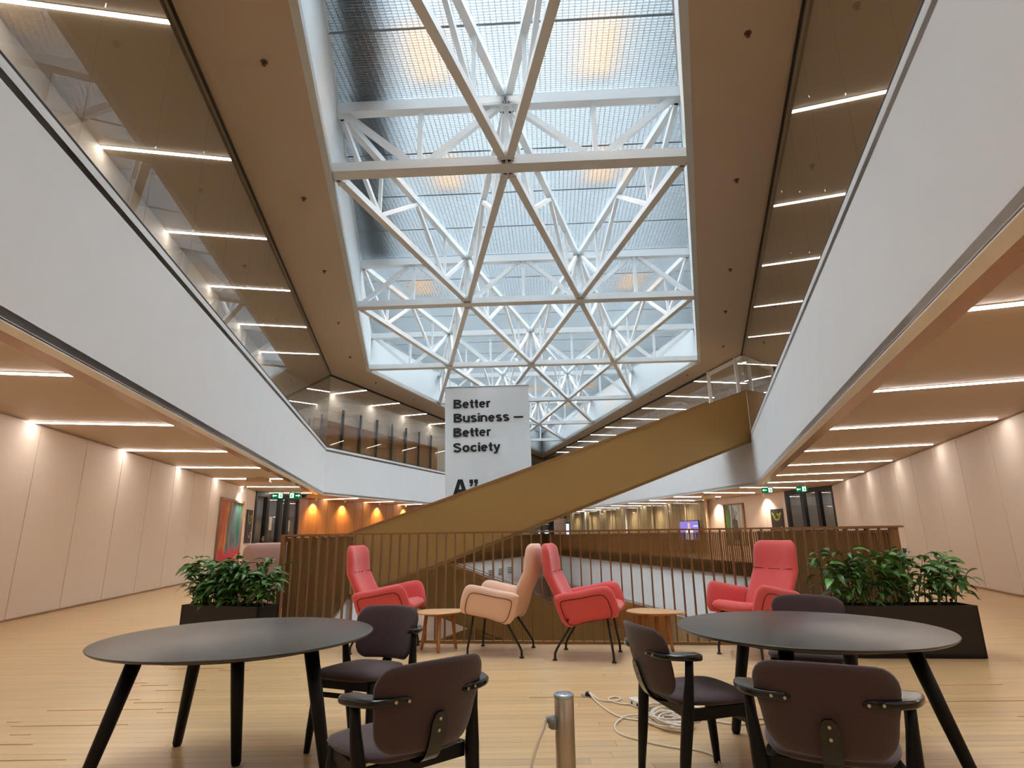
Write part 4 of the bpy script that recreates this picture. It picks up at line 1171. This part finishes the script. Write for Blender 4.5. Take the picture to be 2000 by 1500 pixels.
# ---- power post and cables
t = thing('power_post', 'brushed metal power post standing in the foreground', 'post', (.208, 2.80, 0))
MB().lathe([(.042, 0), (.042, .572), (.040, .574)], 40).build('shaft', M['alu'], t, smooth=False)
MB().lathe([(.0435, .572), (.0435, .583), (.041, .586), (.001, .586)], 40).build('cap', M['alutop'], t)
for f in t.children: f.data.shade_smooth()
for q in range(3):
    a = 2*PI*q/3+.6; MB().lathe([(.004, .586), (.004, .588)], 8, (.03*math.cos(a), .03*math.sin(a), 0)).build('screw', M['grey'], t)
MB().tube([(-.040, -.012, .475), (-.058, -.014, .475), (-.070, -.016, .475)], [.027, .027, .020], 18).build('socket', M['grey'], t, smooth=True)
MB().tube([(-.066, -.016, .49), (-.080, -.017, .487)], .012, 10).build('plug', M['grey'], t)
def cable(label, pts, r=.0065, n=8, group=None):
    c = spline(pts, n)
    o = MB().tube(c, r, 8).build('cable', M['cable'], None, smooth=True); tag(o, label, 'cable', group); return o
cable('white cable hanging in a curve from the metal power post', [(.128, 2.783, .487), (.118, 2.78, .46), (.09, 2.76, .41), (.06, 2.74, .33), (.045, 2.72, .22), (.05, 2.72, .1), (.06, 2.75, .006), (.1, 2.9, .006)])
t = thing('floor_outlet', 'dark square floor outlet plate where the cables start', 'outlet', (.565, 5.14, 0))
MB().box((0, 0, .003), (.085, .085, .004)).build('plate', M['grey'], t); MB().lathe([(.024, .004), (.022, .03), (.012, .035)], 14, (.012, -.008, 0)).build('plug', M['blackmatte'], t)
MB().box((-.25, -.03, .0015), (.42, .008, .002)).build('floor_joint', M['oakleg'], t)
Z = .007
cable('white cable from the floor outlet to the power strip with a loose loop', [(.59, 5.13, .03), (.64, 5.02, Z), (.70, 4.96, Z), (.77, 4.96, Z), (.82, 5.03, Z), (.78, 5.08, Z), (.72, 5.02, Z), (.76, 4.92, Z), (.84, 4.87, Z), (.9, 4.86, .02)])
cable('white cable running from the floor outlet forward to the coil', [(.585, 5.12, .03), (.62, 4.95, Z), (.66, 4.75, Z), (.72, 4.58, Z), (.80, 4.50, Z), (.90, 4.48, Z), (1.02, 4.53, Z), (1.12, 4.55, Z)])
cable('white cable making the wide loop in front of the coil', [(1.12, 4.50, Z+.011), (.95, 4.54, Z+.011), (.80, 4.55, Z+.011), (.71, 4.48, Z), (.655, 4.33, Z), (.67, 4.20, Z), (.76, 4.09, Z), (.86, 4.0, Z), (.97, 3.93, Z), (1.06, 3.90, Z), (1.14, 3.80, Z), (1.12, 3.64, Z), (1.05, 3.60, Z)])
cable('white cable running to the right behind the black chair', [(.99, 4.82, .02), (1.12, 4.86, Z), (1.3, 4.80, Z), (1.42, 4.62, Z), (1.6, 4.50, Z), (1.8, 4.46, Z)])
cable('white cable running to the right past the coil', [(1.2, 4.52, Z), (1.35, 4.44, Z), (1.48, 4.36, Z), (1.7, 4.36, Z)])
rc = random.Random(5); pts = []
for q in range(13):
    cx, cy_ = 1.05+.05*rc.uniform(-1, 1), 4.42+.08*rc.uniform(-1, 1); a0 = .5*q
    rx = rc.uniform(.07, .17); ry = rc.uniform(.12, .24)
    for k in range(9):
        a = a0 + 2*PI*k/9
        pts.append((cx+rx*math.cos(a), cy_+ry*math.sin(a), .008+.004*q+.004*rc.random()))
cable('tangled coil of white cable lying on the floor under the side-on black chair', pts, n=6)
t = thing('power_strip', 'white power strip lying on the floor left of the black chair', 'power strip', (.93, 4.78, 0), math.radians(-66))
MB().box((0, 0, .028), (.22, .07, .052)).build('body', M['cablewhite'], t, bevel=.006)
for x in (-.07, 0, .07):
    MB().lathe([(.022, .0535), (.022, .0555)], 14, (x, 0, 0)).build('socket', M['paper'], t)
    MB().box((x, -.0355, .028), (.016, .003, .02)).build('socket', M['ink'], t)

# ---- planters
def leaf_mesh():
    vs_ = []; fs = []; n = 7
    for i in range(n+1):
        f = i/n; w = .19*math.sin(PI*f**.8)**.9*(1-.15*f) if 0 < f < 1 else .004
        z = .10*math.sin(PI*f)-.22*f*f
        vs_ += [(f, -w, z+.05*w/.19), (f, 0, z-.012), (f, w, z+.05*w/.19)]
    for i in range(n):
        for j in range(2): fs.append((i*3+j, (i+1)*3+j, (i+1)*3+j+1, i*3+j+1))
    return vs_, fs
def plant(label, loc, rz, L, nleaf, seed, h0, h1):
    t = thing('potted_plant', label, 'plant', loc, rz)
    rn = random.Random(seed)
    p = MB(); w = .34; H = .5
    for sx in (-1, 1): p.box((sx*(L/2-.012), 0, H/2), (.024, w, H))
    for sy in (-1, 1): p.box((0, sy*(w/2-.012), H/2), (L, .024, H))
    p.box((0, 0, .02), (L, w, .04)); p.build('planter', M['planter'], t)
    MB().box((0, 0, H-.06), (L-.05, w-.05, .04)).build('soil', M['soil'], t)
    stems = []
    nst = int(L*20)
    for k in range(nst):
        x = -L/2+.08+(L-.16)*(k+rn.random())/nst; y_ = rn.uniform(-.1, .1); hh = rn.uniform(h0, h1)
        tip = (x+rn.uniform(-.09, .09)+ (x/L)*.22, y_+rn.uniform(-.12, .12), hh)
        stems.append(((x, y_, H-.05), tip))
        MB().tube([(x, y_, H-.05), ((x+tip[0])/2+rn.uniform(-.02, .02), (y_+tip[1])/2, (H+hh)/2), tip], [.007, .005, .002], 5).build('stem', M['stem'], t)
    lv, lf = leaf_mesh(); first = None; dry = None
    inner = MB()
    for k in range(nleaf*2):
        b, tip = stems[k % len(stems)]
        f = 1 - rn.random()**1.3*.75
        pos = Vector(b).lerp(Vector(tip), f) + Vector((rn.uniform(-.12, .12), rn.uniform(-.12, .12), rn.uniform(-.07, .03)))
        from_e = Matrix.Rotation(rn.uniform(0, 2*PI), 4, 'Z') @ Matrix.Rotation(rn.uniform(-.3, .6), 4, 'Y') @ Matrix.Rotation(rn.uniform(-.5, .5), 4, 'X')
        sc_ = rn.uniform(.11, .17)
        inner.add([pos + (from_e @ (Vector(v)*sc_)) for v in lv], lf)
    fo = inner.build('foliage', M['leaf'], t, smooth=True, fix=False); fo['kind'] = 'stuff'
    for k in range(nleaf):
        b, tip = stems[k % len(stems)]
        f = 1 - rn.random()**1.6*.62
        pos = Vector(b).lerp(Vector(tip), f) + Vector((rn.uniform(-.10, .10), rn.uniform(-.10, .10), rn.uniform(-.05, .05)))
        s_ = rn.uniform(.13, .21)
        if first is None: first = MB().add(lv, lf).build('leaf', M['leaf'], t, smooth=True, fix=False); o = first
        elif k == 40: o = MB().add(lv, lf).build('leaf', M['leafdry'], t, smooth=True, fix=False); o['label'] = 'dry orange leaf'
        else: o = share(first, 'leaf', t, (0,0,0))
        o.location = pos; o.scale = (s_, s_*rn.uniform(.9, 1.25), s_)
        o.rotation_euler = (rn.uniform(-.5, .5), rn.uniform(-.45, .55), rn.uniform(0, 2*PI))
    return t
plant('bushy green plants in a long black trough at the left beside the pink armchairs', (-3.44, 7.42, 0), math.radians(-19), 1.15, 300, 11, .74, 1.03)
plant('green plants in a black trough behind the right coral chair', (4.05, 6.55, 0), math.radians(-5), 1.4, 200, 23, .8, 1.12)

# ---- high-backed pink armchairs behind the plants
def pink_chair(label, loc, rz):
    t = thing('high_back_chair', label, 'armchair', loc, rz, 'high-backed pink armchairs')
    W = .86
    def bfn(a, b, n):
        c = (abs(a)/(W/2))**4*.16
        return (a, -n-.0+c*1.0 + .12*(b)/.5*-1*-.35, .70+b)
    MB().pad(rrect(W, .98, .13, 7), bfn, .06, 5, 8).build('backrest', M['pink'], t, smooth=True)
    for sx in (-1, 1):
        MB().pad(rrect(.62, .62, .12, 6), lambda a, b, n, sx=sx: (sx*(W/2-.04)+n, .30+a, .53+b), .055, 5, 8).build('side_panel', M['pink'], t, smooth=True)
    MB().pad(rrect(W-.16, .62, .06, 5), lambda a, b, n: (a, .33+b, .40+n), .075, 5, 8).build('seat', M['pink'], t, smooth=True)
    MB().tube([(-W/2+.06, -.062, .665), (W/2-.06, -.062, .665)], .004, 6).build('seam', M['beigeseam'], t)
    for sx in (-1, 1):
        for yy in (.05, .58):
            MB().tube([(sx*.3, yy, .34), (sx*.36, yy-.03, 0)], [.016, .011], 10).build('leg', M['tube'], t, smooth=True)
    MB().tube([(-.36, .02, .06), (.36, .02, .06)], .008, 8).build('stretcher', M['tube'], t)
    return t
s_ = pink_chair('dusty pink high-backed armchair seen from behind beside the plant trough', (-3.86, 9.5, 0), math.radians(14))
dup(s_, (-4.33, 10.9, 0), math.radians(48), 'dusty pink high-backed armchair farther back behind the first one', 'high-backed pink armchairs')
t = thing('stool', 'small oak stool half hidden beside the pink armchairs', 'stool', (-4.35, 12.0, 0))
MB().lathe([(.18, .42), (.19, .43), (.19, .45), (.18, .46)], 20).build('seat', M['oakleg'], t)
for q in range(4):
    a = PI/4+PI/2*q; MB().tube([(.12*math.cos(a), .12*math.sin(a), .43), (.18*math.cos(a), .18*math.sin(a), 0)], [.02, .015], 8).build('leg', M['oakleg'], t)
